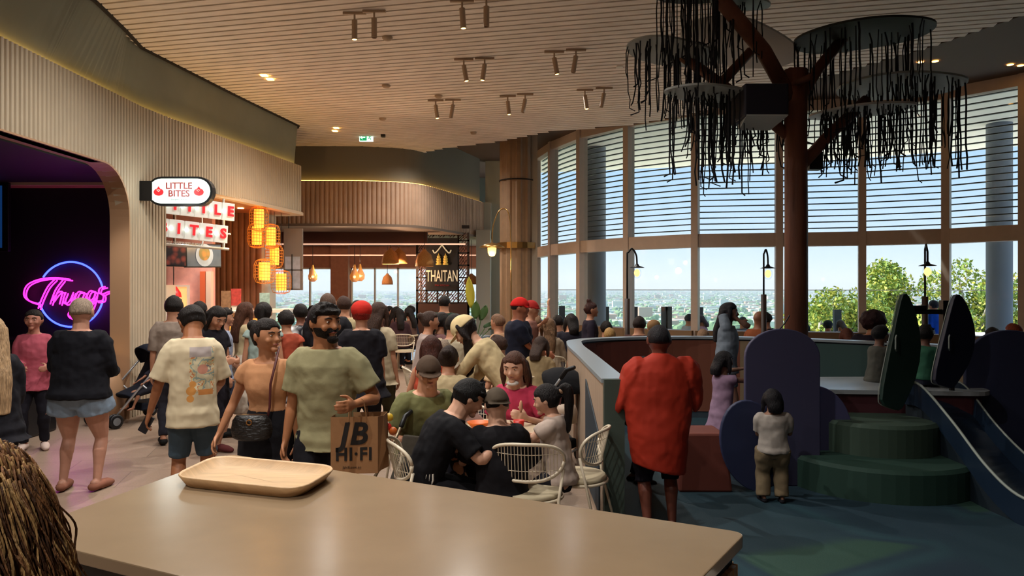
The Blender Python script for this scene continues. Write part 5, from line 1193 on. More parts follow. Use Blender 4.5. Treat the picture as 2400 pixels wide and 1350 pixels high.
MB().box((at(2120,0,7.7).x, 7.7, 1.48), (at(2210,0,7.7).x, 7.74, 1.53)).build('cross_bar', m_blk, sl); MB().box((at(2208,0,7.7).x, 7.68, .78), (at(2222,0,7.7).x, 7.76, 1.62)).build('upright', m_blk, sl); MB().box((at(2120,0,7.7).x-.03, 7.68, .78), (at(2120,0,7.7).x+.03, 7.76, 1.53)).build('upright', m_blk, sl)
ob = thing('orange_play_block', 'rust-orange soft block beside the red-draped woman', 'play block', (at(1640, 675, 6.6).x, 6.6, .012)); MB().prism([(-.24, 0), (.22, 0), (.16, .5), (-.20, .5)], frame(V((0, .15, 0)), (1,0,0), (0,0,1)), .4).build('block', mat('rust_foam', '#6a3226', .7), ob, bevel=.02)
# ---------------------------------------------------------------- people and what they use
P_ = person
SK = '#b98467'; SKL = '#c99a80'; SKD = '#94603f'; BLK = '#121116'; HB = '#17100d'; HBR = '#3a241a'
CR = '#cdbd9d'
# --- walking couple
P_('man with dark beard in a loose sage tee carrying a brown paper shopping bag', 768, 722, 4.75, 172, 'walk', wt=1.03, h=1.66, top=dict(c='#8f8866', sl=.42, hem=-.16, loose=1.2, flare=.06, cuff=.014), bot=dict(k='pants', c=BLK, loose=1.15), skin='#a8704c', hair=('short', HB), beard='#17100c', hy=58, rw=(.155, .04, .455), lw=(-.16, .15, .635), leh=(-.5, -1, -.5), res=.0065, wr=.016)
P_('woman with dark bun in a peach crop top and long black skirt, looking aside', 628, 752, 5.0, 176, 'stand', fem=1, h=1.55, top=dict(c='#c08a62', sl=.22, hem=.30, loose=1.03, neck=.93), bot=dict(k='skirt', c=BLK, len=.44, flare=.35, waist=.35), skin='#b57d5a', hair=('bun', '#1a110e'), hy=66, rw=(.205, .03, .50), lw=(-.14, .02, .465), res=.0065, wr=.012)
P_('man from behind in oversized cream tee with faded orange back print, head bowed', 452, 712, 5.65, 22, 'stand', h=1.66, wt=.84, top=dict(c=CR, sl=.5, hem=-.22, loose=1.28, flare=.03, cuff=.02, mat=None), bot=dict(k='shorts', c='#3f4f5c', len=.46, loose=1.3), skin='#9c6544', hair=('short', HB), hy=18, hp=-38, lw=(-.19, .06, .46), rw=(.10, .17, .56), slump=.3, res=.0065, shoe='#c9c0b0', wr=.016)
# --- left
P_('woman from behind in a black top and pale denim shorts before the neon sign', 187, 697, 6.45, 4, 'stand', fem=1, wt=1.22, h=1.67, top=dict(c='#0d0d14', sl=.98, hem=-.06, loose=1.25), bot=dict(k='shorts', c='#78889a', len=.20, loose=1.22, flare=.014), skin='#b07f6a', hair=('crew', '#8a7868'), lw=(-.10, .17, .60), rw=(.10, .17, .60), shoe='#8a5a48', res=.007, ank=((.085, 0, .042), (-.085, 0, .042)))
P_('woman in a salmon pink blouse and black trousers talking, dark hair tied back', 80, 729, 8.1, 205, 'stand', fem=1, h=1.52, top=dict(c='#a84f5e', sl=.95, hem=-.22, loose=1.15, flare=.1), bot=dict(k='pants', c='#15131c'), skin='#a8705e', hair=('bun', HB), hy=-10, rw=(.06, .15, .60), lw=(-.10, .16, .60), shoe='#c9b2a8')
P_('woman with long pale blonde hair cut off by the left edge, black clothes', -18, 742, 5.2, 60, 'stand', fem=1, h=1.56, top=dict(c='#121118', sl=.95, hem=-.2, loose=1.2), bot=dict(k='pants', c=BLK), hair=('long', '#a88a68', .30), skin=SKL, lw=(-.07, .14, .56), rw=(.08, .14, .56))
# --- queue at the dumpling stall
P_('man in a grey shirt queueing right behind the cream tee, dark short hair', 407, 697, 8.4, 20, 'stand', top=dict(c='#8c7c70', sl=.5, hem=-.12, loose=1.2), bot=dict(k='pants', c='#2a2a33'), hair=('short', HB), h=1.66)
P_('person in a pale pink top deeper in the queue, black hair', 466, 706, 9.4, 10, 'stand', top=dict(c='#c79a94', sl=.4, hem=-.12), bot=dict(k='pants', c='#2a2630'), hair=('short', HB), fem=1)
P_('woman in a black tee, long dark hair, looking down at her phone in the queue', 495, 712, 7.9, -120, 'stand', fem=1, h=1.60, top=dict(c='#16131a', sl=.3, hem=-.12, loose=1.1), bot=dict(k='skirt', c='#1a161e', len=.26, waist=.3), hair=('long', HB, .16), hp=-28, rw=(.05, .17, .62), lw=(-.05, .18, .62), skin=SK, shoe='#5a2a2a')
P_('person in a striped pale blue shirt half hidden in the queue', 519, 722, 8.8, -60, 'stand', top=dict(c='#8f97ab', sl=.4, hem=-.14), bot=dict(k='shorts', c='#2c3040', len=.5), hair=('short', HB), lw=(-.1, .1, .55))
P_('woman with long brown hair and a sleeveless cream top at the food counter', 570, 706, 9.2, -48, 'stand', fem=1, h=1.58, top=dict(c='#b3a27f', sl=.1, hem=.1, loose=1.05), bot=dict(k='skirt', c='#c2b4a4', len=.36, flare=.25, waist=.35), hair=('long', '#4c2d1e', .18), lw=(-.05, .13, .66), rw=(.04, .14, .66), hy=10)
P_('woman with a dark ponytail in a pale mint sleeveless top', 616, 707, 8.2, 10, 'stand', fem=1, h=1.60, top=dict(c='#8fa09a', sl=.12, hem=-.1), bot=dict(k='pants', c='#4a4d58'), hair=('pony', HB, .14), skin=SK)
P_('short-haired woman in a rust red top with a crossbody strap', 672, 727, 8.4, 25, 'stand', fem=1, h=1.5, top=dict(c='#a34a34', sl=.12, hem=-.1), bot=dict(k='pants', c='#35303a'), hair=('short', HB), skin=SK)
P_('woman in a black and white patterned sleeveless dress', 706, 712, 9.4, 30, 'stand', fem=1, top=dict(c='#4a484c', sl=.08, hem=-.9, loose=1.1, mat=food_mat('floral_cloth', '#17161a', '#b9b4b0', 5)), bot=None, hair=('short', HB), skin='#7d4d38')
P_('tall bald man in a black shirt behind the bearded man', 768, 686, 8.8, 10, 'stand', wt=1.15, top=dict(c='#17161a', sl=.5, hem=-.15, loose=1.2), bot=dict(k='pants', c='#22222a'), hair=('crew', '#5a4438'), skin=SK)
P_('man in a cream shirt with short dark hair standing before the far glazing', 805, 694, 9.8, 5, 'stand', top=dict(c='#b3a27c', sl=.5, hem=-.15, loose=1.2), bot=dict(k='pants', c='#4a4640'), hair=('short', HBR), skin=SK)
P_('person with a bright red headscarf and black tee seen from behind', 847, 712, 7.6, 8, 'stand', fem=1, wt=1.15, h=1.6, top=dict(c='#141218', sl=.45, hem=-.3, loose=1.35), bot=dict(k='pants', c='#17151c', loose=1.3), hair=('short', '#8a2018'), head=('beanie', '#b8281e'), skin=SK)
P_('woman with long brown hair, cream tee and olive trousers, seen from behind', 884, 706, 8.2, -14, 'stand', fem=1, h=1.6, top=dict(c='#b7a78a', sl=.4, hem=-.2, loose=1.2), bot=dict(k='pants', c='#4a4632', loose=1.25), hair=('long', '#3a261c', .10), skin=SK)
P_('dark-haired person partly hidden behind the red headscarf', 836, 704, 11.5, 0, 'stand', top=dict(c='#4a4038', sl=.5, hem=-.1), bot=dict(k='pants', c=BLK), hair=('short', HB))
P_('person in a dark shirt by the stall seen behind the bald man', 745, 714, 11.8, 0, 'stand', top=dict(c='#1d2026', sl=.5, hem=-.1), bot=dict(k='pants', c=BLK), hair=('short', HB))
# --- far restaurant diners
far = [(918, 727, 17.0, -70, '#5a3c34', 'long', 'woman with long hair leaning in at the far white table, left seat'), (938, 724, 15.6, 20, '#3a2428', 'long', 'diner in maroon with her back turned at the far white table'), (966, 728, 16.2, 60, '#5a4038', 'long', 'diner in brown at the right of the far white table'), (972, 722, 18, 90, '#30303a', 'short', 'far diner with short hair nearest the dark sign frame'), (902, 724, 17.5, -90, '#4a3a3a', 'short', 'far diner seen beside the white-teed woman'), (737, 718, 17, 40, '#2a2c34', 'short', 'dark far diner left of the bald man'), (725, 716, 18, -30, '#3c4448', 'short', 'far diner at the left window bay'), (760, 724, 19, 0, '#2f3338', 'short', 'far diner low behind the queue')]
for px, py, d, f, c, hs, l in far:
    P_(l, px, py, d, f, 'sit', h=1.6, seat=.45, top=dict(c=c, sl=.5, hem=-.05), bot=dict(k='pants', c='#20202a'), hair=(hs, HB, .14), hands=False, fem=1)
round_table('small white far table with a group seated round it', at(938, 0, 16.0).x - .05, 16.15, .42)
make_chair('white cafe chair at the far table, its back to the camera', (at(945, 0, 15.4).x, 15.5, 0), 0, 'white cafe chairs'); 
# --- middle seats
mid = [
 ('man in a dark green shirt standing with a lanyard behind the seated diners', 1040, 693, 12.2, -20, 'stand', dict(top=dict(c='#23362c', sl=.5, hem=-.1, loose=1.15), bot=dict(k='pants', c=BLK), hair=('short', HB), wt=1.1)),
 ('woman in a pale lilac tee with tied-back hair sitting in profile', 988, 727, 9.0, -75, 'sit', dict(h=1.62, top=dict(c='#a8968f', sl=.35, hem=-.05), fem=1, hair=('bun', '#3a2820'))),
 ('woman in mauve sitting beside the lilac tee, dark hair', 1018, 730, 9.5, -60, 'sit', dict(h=1.6, top=dict(c='#6d4c4c', sl=.35, hem=-.05), fem=1, hair=('bob', HB))),
 ('man in a pale linen shirt seen from behind among the tables', 1057, 735, 8.3, -15, 'sit', dict(h=1.66, wt=1.25, top=dict(c='#a59880', sl=.5, hem=-.05, loose=1.2), hair=('short', HB))),
 ('woman with long auburn hair and orange straps sitting with her back turned', 1008, 785, 6.9, 0, 'sit', dict(h=1.45, top=dict(c='#a3402a', sl=0, hem=-.05), fem=1, hair=('long', '#3e1d14', .2))),
 ('grey-haired person low among the tables, between the straps and the white cap', 1041, 797, 7.4, 10, 'sit', dict(h=1.4, top=dict(c='#8c7c6c', sl=.4, hem=-.05), hair=('short', '#7d6a58'))),
 ('woman in a cream blouse with a low bun sitting with her back turned', 1044, 812, 6.4, -6, 'sit', dict(h=1.5, lean=14, wt=1.1, top=dict(c='#b3a07c', sl=.4, hem=-.05, loose=1.25), fem=1, hair=('bun', '#24150f'))),
 ('man in an olive polo and brown cap sitting at the near table', 985, 832, 5.75, -150, 'sit', dict(h=1.56, lean=14, wt=1.15, hp=-6, top=dict(c='#6b6a44', sl=.4, hem=-.05, loose=1.2), hair=('crew', HB), head=('cap', '#4a3a2e'), skin=SK, hy=-15)),
 ('boy in a black sports tee leaning over the table, hands together', 990, 880, 4.75, -74, 'sit', dict(h=1.55, lean=24, slump=.5, hp=-30, wt=.95, top=dict(c='#0f0e12', sl=.45, hem=-.12, loose=1.2), bot=dict(k='pants', c='#0f0e12', loose=1.2, len=.6), hair=('short', '#0d0a0a'), rw=(.10, .33, .50), lw=(-.02, .36, .50), skin=SKL, res=.0065)),
 ('girl in glasses with a lowered mask facing out at the near table', 1086, 893, 5.75, 186, 'sit', dict(h=1.18, hp=-12, top=dict(c='#a08078', sl=.3, hem=-.05), fem=1, hair=('long', '#120d0d', .2), gl=1, skin=SKL, rw=(.08, .22, .5), lw=(-.08, .22, .5))),
 ('child in a black tee and backward grey cap seen from behind at the table', 1176, 922, 4.7, 16, 'sit', dict(h=1.28, lean=14, slump=.4, wt=1.12, hp=-12, top=dict(c='#100e12', sl=.5, hem=-.1, loose=1.3), bot=dict(k='shorts', c='#100e12', len=.5, loose=1.2), hair=('crew', '#17100d'), head=('capback', '#4b4034'), rw=(.10, .28, .48), lw=(-.12, .28, .48), skin=SKL, res=.0065)),
 ('girl in a white tee with a dark ponytail and scrunchie at the near table', 1312, 893, 4.95, 76, 'sit', dict(h=1.26, lean=6, hp=-14, top=dict(c='#b3a094', sl=.28, hem=-.08, loose=1.1), bot=dict(k='shorts', c='#17151c', len=.5), fem=1, hair=('pony', '#130d0d', .22), rw=(.06, .26, .62), lw=(-.08, .3, .62), skin=SKL, res=.0065)),
 ('woman in a magenta polo, brown hair, lowered mask, facing the camera', 1226, 818, 5.95, 158, 'sit', dict(h=1.58, lean=16, wt=1.1, hp=-12, top=dict(c='#a8304a', sl=.4, hem=-.05, loose=1.15), fem=1, hair=('bob', '#4a2c1e'), skin=SKL, lw=(-.12, .26, .5))),
 ('boy with dark hair seated behind the magenta polo', 1185, 785, 7.7, 60, 'sit', dict(h=1.4, top=dict(c='#b89a78', sl=.4, hem=-.05), hair=('short', HBR))),
 ('man in a red cap and navy tee standing over the tables', 1213, 699, 9.3, -95, 'stand', dict(wt=1.3, h=1.62, top=dict(c='#1b1d2c', sl=.45, hem=-.1, loose=1.25), bot=dict(k='pants', c='#171a28', loose=1.2), hair=('crew', HB), head=('cap', '#c01c18'), rw=(.06, .22, .58), lw=(-.06, .22, .58), skin='#9c5f45')),
 ('man with a hand to his face standing behind the red cap', 1240, 706, 10.6, -100, 'stand', dict(top=dict(c='#94685c', sl=.45, hem=-.1), bot=dict(k='pants', c=BLK), hair=('crew', '#7a2a20'), head=('cap', '#a02420'), rw=(.02, .12, .80), lw=(-.06, .14, .6))),
 ('fair person in a peach top low beside the fluted column', 1180, 735, 10.8, 60, 'sit', dict(h=1.6, top=dict(c='#b08a6a', sl=.4, hem=-.05), hair=('short', '#7a5a44'))),
 ('fair child in a cream top near the grey wall', 1261, 737, 12.2, 20, 'sit', dict(h=1.62, top=dict(c='#a08878', sl=.4, hem=-.05), hair=('short', '#8a6a50'))),
 ('woman with long fair hair in a beige top sitting with her back turned', 1288, 743, 10.6, 5, 'sit', dict(h=1.6, top=dict(c='#a08e78', sl=.6, hem=-.05, loose=1.15), fem=1, hair=('long', '#7a5c42', .18))),
 ('person with an arm raised to the head near the first mullion', 1315, 738, 12.6, 30, 'sit', dict(h=1.62, top=dict(c='#4a3a3c', sl=.4, hem=-.05), hair=('short', HB), lw=(-.10, .1, 1.0))),
 ('broad person with black hair in a dark top near the second mullion', 1343, 734, 11.4, 10, 'sit', dict(h=1.64, wt=1.2, top=dict(c='#1c1a24', sl=.5, hem=-.05, loose=1.2), hair=('bob', HB))),
 ('woman with a high bun standing in profile before the grey terrace column', 1381, 708, 11.2, -85, 'stand', dict(fem=1, top=dict(c='#241e2a', sl=.5, hem=-.15, loose=1.15), bot=dict(k='pants', c=BLK), hair=('topbun', '#3a1d18'))),
 ('person in a beige coat sitting low by the partition corner', 1252, 790, 8.6, -25, 'sit', dict(wt=.9, h=1.42, lean=20, top=dict(c='#8c7858', sl=.9, hem=-.05, loose=1.4), hair=('bob', '#3a2a22'))),
 ('dark-haired diner just above the partition, left of the blond one', 1423, 752, 10.9, 0, 'sit', dict(h=1.5, top=dict(c='#26222a', sl=.5, hem=-.05), hair=('short', HB))),
 ('blond child whose hair shows over the partition rail', 1431, 768, 10.5, 0, 'sit', dict(h=1.4, top=dict(c='#7a6050', sl=.5, hem=-.05), hair=('short', '#a8824c'))),
 ('broad diner with dark hair over the partition, left of the red drape', 1497, 741, 11.0, -15, 'sit', dict(h=1.62, wt=1.2, top=dict(c='#4a2f2c', sl=.5, hem=-.05, loose=1.2), hair=('short', '#241612'))),
 ('person with a tan hat behind the red-draped woman', 1535, 752, 11.6, 0, 'sit', dict(h=1.6, top=dict(c='#4a3c34', sl=.5, hem=-.05), hair=('short', '#6a4c34'), head=('beanie', '#8a6a48'))),
 ('small light-haired person over the rail, left of the standing girl', 1652, 771, 10.6, 0, 'sit', dict(h=1.42, top=dict(c='#94705a', sl=.5, hem=-.05), hair=('short', '#8a6a50'))),
 ('bald man in an orange tee sitting by the glazing, left of the trunk', 1770, 727, 11.4, -60, 'sit', dict(h=1.66, wt=1.1, top=dict(c='#8a4c2c', sl=.5, hem=-.05), hair=('bald', HB), skin='#8f6048')),
 ('dark-haired man sitting between the street lamp and the trunk', 1806, 730, 12.7, 40, 'sit', dict(h=1.66, top=dict(c='#2a2024', sl=.5, hem=-.05), hair=('short', HB))),
 ('woman with a large dark afro beyond the partition', 2048, 714, 9.9, -20, 'sit', dict(h=1.66, wt=1.2, seat=.5, top=dict(c='#1c1420', sl=.5, hem=-.05, loose=1.2), hair=('afro', '#2c1418'), skin=SKD)),
 ('diner with rust-red hair low beside the afro', 1992, 768, 10.3, 0, 'sit', dict(h=1.42, top=dict(c='#7a4a34', sl=.5, hem=-.05), hair=('bob', '#5a2c1c'))),
 ('dark-haired person over the round panel at the right', 2338, 767, 9.2, 0, 'sit', dict(h=1.45, top=dict(c='#1c1a22', sl=.5, hem=-.05), hair=('short', HB))),
 ('person in orange at the right edge beyond the partition', 2392, 758, 9.4, 20, 'sit', dict(h=1.5, wt=1.2, top=dict(c='#b0441c', sl=.5, hem=-.05), hair=('short', '#8a3a1c'))),
 # terrace
 ('terrace guest in a white top in profile against the valley', 1607, 735, 17.5, -70, 'sit', dict(h=1.62, top=dict(c='#a8b0bc', sl=.5, hem=-.05), hair=('short', '#30343c'))),
 ('terrace guest in pale pink beside the white top', 1652, 741, 18.7, 60, 'sit', dict(h=1.6, top=dict(c='#b08a9c', sl=.5, hem=-.05), hair=('bob', '#4a4450'))),
 ('terrace guest in blue-grey behind the standing girl', 1744, 742, 17.4, 0, 'sit', dict(h=1.6, top=dict(c='#6a7488', sl=.5, hem=-.05), hair=('short', '#3c4048'))),
 ('terrace guest in a dark beanie before the trees', 1941, 752, 16.4, -20, 'sit', dict(h=1.5, top=dict(c='#3c4450', sl=.5, hem=-.05), hair=('short', HB), head=('beanie', '#2c343c'))),
 ('terrace guest with grey-brown hair before the trees', 1977, 757, 17.3, 20, 'sit', dict(h=1.48, top=dict(c='#7a6c70', sl=.5, hem=-.05), hair=('bob', '#4c4644'))),
 ('terrace guest low beside the trunk, dark hair', 1893, 768, 16.0, 0, 'sit', dict(h=1.42, top=dict(c='#2c4038', sl=.5, hem=-.05), hair=('short', '#1c2c28'))),
 ('person in a bright blue top standing on the terrace between the leaf panels', 2191, 716, 15.2, 30, 'stand', dict(top=dict(c='#1450c8', sl=.5, hem=-.2, loose=1.25), bot=dict(k='pants', c='#22222c'), hair=('short', '#2a3040'), h=1.5)),
 ('terrace child low under the blue top', 2186, 768, 14.6, 0, 'sit', dict(h=1.42, top=dict(c='#7d7a90', sl=.5, hem=-.05), hair=('short', '#4c4a5c'))),
]
for l, px, py, d, f, pose, kw in mid:
    kw.setdefault('bot', dict(k='pants', c='#22212a')); kw.setdefault('skin', SK)
    if pose == 'sit' and 'seat' not in kw:
        zt = H-(py-675)/FPX*d; kw['seat'] = max(.2, min(.62, zt - kw['h']*(.05 + .012 + .47*math.cos(R(kw.get('lean', 8))) + .025)))
        kw.setdefault('z0', None)
    PS = kw.pop('z0', None); P_(l, px, py, d, f, pose, **kw)
# woman in white cap leaning over the table
P_('woman in a white cap and cream hoodie with long dark hair leaning over the table', 1205, 800, 6.6, 74, 'lean', h=1.66, fem=1, lean=37, slump=.1, wt=.92, hp=-42, hy=6, top=dict(c='#c2ad84', sl=.97, hem=-.04, loose=1.12), bot=dict(k='pants', c='#75674e', loose=1.2), hair=('long', '#1c1210', .2), head=('cap', '#d8c090'), rw=(.08, .36, .50), lw=(-.06, .40, .50), skin=SKL, z0=.5)
# --- play area
P_('woman seen from behind in a sheer red-orange drape and dark shorts', 1547, 762, 5.3, 4, 'stand', fem=1, wt=1.12, h=1.49, top=dict(c='#5e1c1a', sl=.3, hem=-.05, loose=1.0), bot=dict(k='shorts', c='#14101a', len=.55, loose=1.25), skin='#6a3a2c', hair=('crew', '#120e14'), rw=(.10, .22, .62), lw=(-.10, .2, .62), res=.007)
P_('girl in a grey-white tee standing with hands at her face', 1702, 688, 8.9, -108, 'stand', fem=1, h=1.58, top=dict(c='#76808c', sl=.4, hem=-.1, loose=1.2), bot=dict(k='shorts', c='#5c6470', len=.3), hair=('long', '#17131a', .16), rw=(.03, .10, .86), lw=(-.03, .10, .86), skin='#7d5a4c', hy=0)
P_('little girl in a pale pink dress reaching up to the purple arch panel', 1692, 812, 7.1, -70, 'stand', fem=1, h=1.16, top=dict(c='#8a7086', sl=.2, hem=-.75, loose=1.15, flare=.6), bot=dict(k='shorts', c='#3a3040', len=.3), hair=('bob', '#120e12'), rw=(.05, .30, .82), lw=(-.05, .28, .86), skin='#70503f', shoe='#8a8480')
P_('toddler in a white tee and khaki trousers standing at the purple panel', 1812, 911, 6.06, -6, 'stand', h=.935, wt=1.25, top=dict(c='#a39a92', sl=.45, hem=-.1, loose=1.15), bot=dict(k='pants', c='#7a6a52', loose=1.35, min=.045), hair=('bob', '#0e0b10'), rw=(.12, .2, .66), lw=(-.08, .2, .62), skin='#8a6450', shoe='#17161c', ank=((.08, .0, .045), (-.08, .02, .045)))
P_('child whose dark head shows behind the red drape, arm stretched right', 1493, 818, 6.7, -80, 'stand', h=1.14, top=dict(c='#3c2c2c', sl=.3, hem=-.1), bot=dict(k='pants', c=BLK), hair=('short', '#0f0c10'), skin='#6b4a30', rw=(.05, .2, .6), lw=(-.05, .2, .6))
P_('child in a dark vest climbing by the left leaf panel', 2052, 757, 7.75, -70, 'sit', h=1.09, seat=.78, top=dict(c='#4a4a44', sl=.3, hem=-.1), bot=dict(k='shorts', c=BLK, len=.4), hair=('short', '#0f0c10'), skin='#6a4a3c', rw=(.05, .30, .95), lw=(-.05, .30, .90), ank=((.08, .3, .74), (-.08, .3, .74)))
P_('child in a mint green tee sitting at the top of the slide', 2163, 806, 7.35, -50, 'sit', h=1.0, seat=.86, floor=0, top=dict(c='#2f5c48', sl=.35, hem=-.05), bot=dict(k='shorts', c='#2a2c3c', len=.5), hair=('short', '#14100f'), skin='#6a4638', ank=((.08, .42, .62), (-.04, .42, .60)), rw=(.1, .2, 1.0), lw=(-.1, .2, 1.0))
# sheer drape
lb = 'woman seen from behind in a sheer red-orange drape and dark shorts'; q = PEOPLE[lb]; rt_ = q['root']; h_ = q['sc']
m_dr = mat('sheer_vermilion', '#a8301e', .7, bump=.2, bscale=15, spec=.2); m_dr.node_tree.nodes['Principled BSDF'].inputs['Alpha'].default_value = .86
sh = q['sh']; mb = MB(); rings = []
zs = [(.865, .045, .045), (.85, .075, .055), (.825, .135, .065), (.78, .175, .082), (.70, .195, .095), (.6, .195, .1), (.5, .175, .115), (.42, .165, .118), (.35, .155, .112), (.32, .148, .11)]
for z, a, b in zs: rings.append((V((-.012*h_*(1 if z < .8 else 0), -.012*h_, z*h_)), V((a*h_*.84, 0, (.03*h_ if z < .45 else 0)*-1)), V((0, b*h_, 0))))
mb.loft(rings[::-1], 28)
for s_ in (-1, 1):
    e = V((.205*s_, .03, .67 if s_ < 0 else .66))
    mb.loft([(V((.09*s_, 0, .80))*h_, V((0, .055*h_, 0)), V((0, 0, .05*h_))), (V((.135*s_, .0, .765))*h_, V((0, .07*h_, 0)), V((.01*h_, 0, .085*h_))), (V((.185*s_, .02, .69))*h_, V((0, .06*h_, 0)), V((.012*h_, 0, .12*h_))), (V((.205*s_, .02, .64))*h_, V((0, .03*h_, 0)), V((.01*h_, 0, .05*h_)))], 14)
mb.build('drape', m_dr, rt_, remesh=.009, sm=4, wrinkle=.014)
# print on the cream tee (procedural)
lb = 'man from behind in oversized cream tee with faded orange back print, head bowed'; q = PEOPLE[lb]
tee = [c for c in q['root'].children if c.name.startswith('shirt')][0]
m = mat('printed_tee', CR, .85); n = m.node_tree; L = n.links; pr = n.nodes['Principled BSDF']; tc = n.nodes['Texture Coordinate']
sp3 = n.nodes.new('ShaderNodeSeparateXYZ'); L.new(tc.outputs['Object'], sp3.inputs[0])
def cmp(out, a, b):
    g = n.nodes.new('ShaderNodeMath'); g.operation = 'GREATER_THAN'; g.inputs[1].default_value = a; L.new(out, g.inputs[0])
    l = n.nodes.new('ShaderNodeMath'); l.operation = 'LESS_THAN'; l.inputs[1].default_value = b; L.new(out, l.inputs[0])
    x = n.nodes.new('ShaderNodeMath'); x.operation = 'MULTIPLY'; L.new(g.outputs[0], x.inputs[0]); L.new(l.outputs[0], x.inputs[1]); return x.outputs[0]
def mul(a, b): x = n.nodes.new('ShaderNodeMath'); x.operation = 'MULTIPLY'; L.new(a, x.inputs[0]); L.new(b, x.inputs[1]); return x.outputs[0]
def mix(f, a, b):
    x = n.nodes.new('ShaderNodeMixRGB'); L.new(f, x.inputs[0]); (L.new(a, x.inputs[1]) if not isinstance(a, str) else setattr(x.inputs[1], 'default_value', lin(a))); (L.new(b, x.inputs[2]) if not isinstance(b, str) else setattr(x.inputs[2], 'default_value', lin(b))); return x.outputs[0]
hq = q['sc']; back = cmp(sp3.outputs[1], -9, 0.0)
nz = n.nodes.new('ShaderNodeTexNoise'); nz.inputs['Scale'].default_value = 14; L.new(tc.outputs['Object'], nz.inputs['Vector'])
rp = n.nodes.new('ShaderNodeValToRGB'); rp.color_ramp.interpolation = 'CONSTANT'; e = rp.color_ramp.elements; e[0].color = lin('#c8bd9c'); e[1].position = .62; e[1].color = lin('#8f8a86')
for pos, c in ((.42, '#8c9c94'), (.48, '#c9b98c'), (.54, '#c87a4c'), (.57, '#d8cca8')): x = e.new(pos); x.color = lin(c)
L.new(nz.outputs[0], rp.inputs[0])
m1 = mul(back, mul(cmp(sp3.outputs[0], -.02, .15), cmp(sp3.outputs[2], .585*hq, .79*hq))); c1_ = mix(m1, CR, rp.outputs[0])
m2 = mul(back, mul(cmp(sp3.outputs[0], -.02, .13), cmp(sp3.outputs[2], .745*hq, .79*hq))); c2_ = mix(m2, c1_, '#a89c98')
vo = n.nodes.new('ShaderNodeVectorMath'); vo.operation = 'DISTANCE'; cx_ = n.nodes.new('ShaderNodeCombineXYZ'); L.new(sp3.outputs[0], cx_.inputs[0]); L.new(sp3.outputs[2], cx_.inputs[2]); L.new(cx_.outputs[0], vo.inputs[0])
def circ(x0, z0, r):
    v_ = n.nodes.new('ShaderNodeVectorMath'); v_.operation = 'DISTANCE'; L.new(cx_.outputs[0], v_.inputs[0]); v_.inputs[1].default_value = (x0, 0, z0); l = n.nodes.new('ShaderNodeMath'); l.operation = 'LESS_THAN'; l.inputs[1].default_value = r; L.new(v_.outputs['Value'], l.inputs[0]); return mul(l.outputs[0], back)
c3_ = mix(circ(.07, .69*hq, .036), c2_, '#c68a74'); c4_ = mix(circ(-.01, .595*hq, .034), c3_, '#cf9048'); c5_ = mix(circ(-.015, .56*hq, .026), c4_, '#cf9048'); c6_ = mix(circ(.002, .625*hq, .024), c5_, '#cf9048')
c7_ = mix(mul(back, mul(cmp(sp3.outputs[0], .04, .14), cmp(sp3.outputs[2], .575*hq, .60*hq))), c6_, '#cf8a4a')
L.new(c7_, pr.inputs['Base Color']); tee.data.materials[0] = m
# three pale strokes on the boy's tee
q = PEOPLE['boy in a black sports tee leaning over the table, hands together']; mb = MB(); bx_ = q['hip']
for k in range(3): mb.tube([bx_ + V((.155, .0+.02*k, .13)), bx_ + V((.158, -.01+.025*k, .09)), bx_ + V((.155, .03-.02*k+.02, .02)), bx_ + V((.15, .04-.0*k, -.01))], .006, 5)
mb.build('pale_logo', m_white, q['root'])
# masks
for l in ('girl in glasses with a lowered mask facing out at the near table', 'woman in a magenta polo, brown hair, lowered mask, facing the camera'):
    q = PEOPLE[l]; HM = q['HM']; H3 = HM.to_3x3(); mb = MB(); mb.ell(HM @ V((0, .60, -.98)), (.44, .34, .17), H3); mb.build('face_mask', mat('mask_white', '#c4bcb4', .8), q['root'], smooth=True)
q = PEOPLE['girl in a white tee with a dark ponytail and scrunchie at the near table']; HM = q['HM']; MB().ell(HM @ V((0, -1.12, .42)), (.26, .2, .26), HM.to_3x3()).build('scrunchie', mat('scrunchie', '#b89478', .8), q['root'], smooth=True)
# phone of the man in cream tee
def held(name, label, cat, who, side, mbf, m, off=(0, 0, 0)):
    q = PEOPLE[who]; w_ = q['wr'][side]; e = q['el'][side]; f = (w_-e).normalized(); p = wpt(who, (w_ + f*.06)*q['sc']) + V(off); t = thing(name, label, cat, tuple(p)); mbf().build(name + '_body', m, t, bevel=.004); return t
held('phone', 'dark smartphone held low by the man in the cream tee', 'phone', lb if False else 'man from behind in oversized cream tee with faded orange back print, head bowed', -1, lambda: MB().box((-.035, -.006, -.07), (.035, .006, .07), Matrix.Rotation(R(30), 4, 'Y')), mat('phone_black', '#1a1a20', .3))
# crossbody bag
q = PEOPLE['woman with dark bun in a peach crop top and long black skirt, looking aside']
bag = thing('crossbody_bag', 'small quilted black crossbody bag with a red strap and gold clasp', 'bag', (0, 0, 0)); bc = at(590, 1000, 4.80); 
mb = MB(); mb.loft([(bc + V((0, 0, z)), V((a, 0, 0)), V((0, .045, 0))) for z, a in ((-.085, .09), (-.07, .125), (-.02, .135), (.04, .125), (.075, .10))], 18)
mb.build('bag_body', mat('quilted_leather', '#100d0d', .32, bump=1, bscale=30, stretch=(1, 1, 3)), bag, smooth=True)
MB().tube([bc + V((.016*math.cos(a*.6)*1, -.05, .035 + .016*math.sin(a*.6))) for a in range(11)], .004, 6).build('clasp', mat('gold_clasp', '#c08a50', .3, metal=.8), bag)
MB().tube([bc + V((.10, .0, .05)), at(632, 955, 4.82), at(634, 900, 4.80), at(646, 850, 4.84), at(652, 822, 4.92), at(655, 812, 5.02)], .008, 6, flat=.4).build('strap', mat('red_strap', '#4c1414', .6), bag, smooth=True)
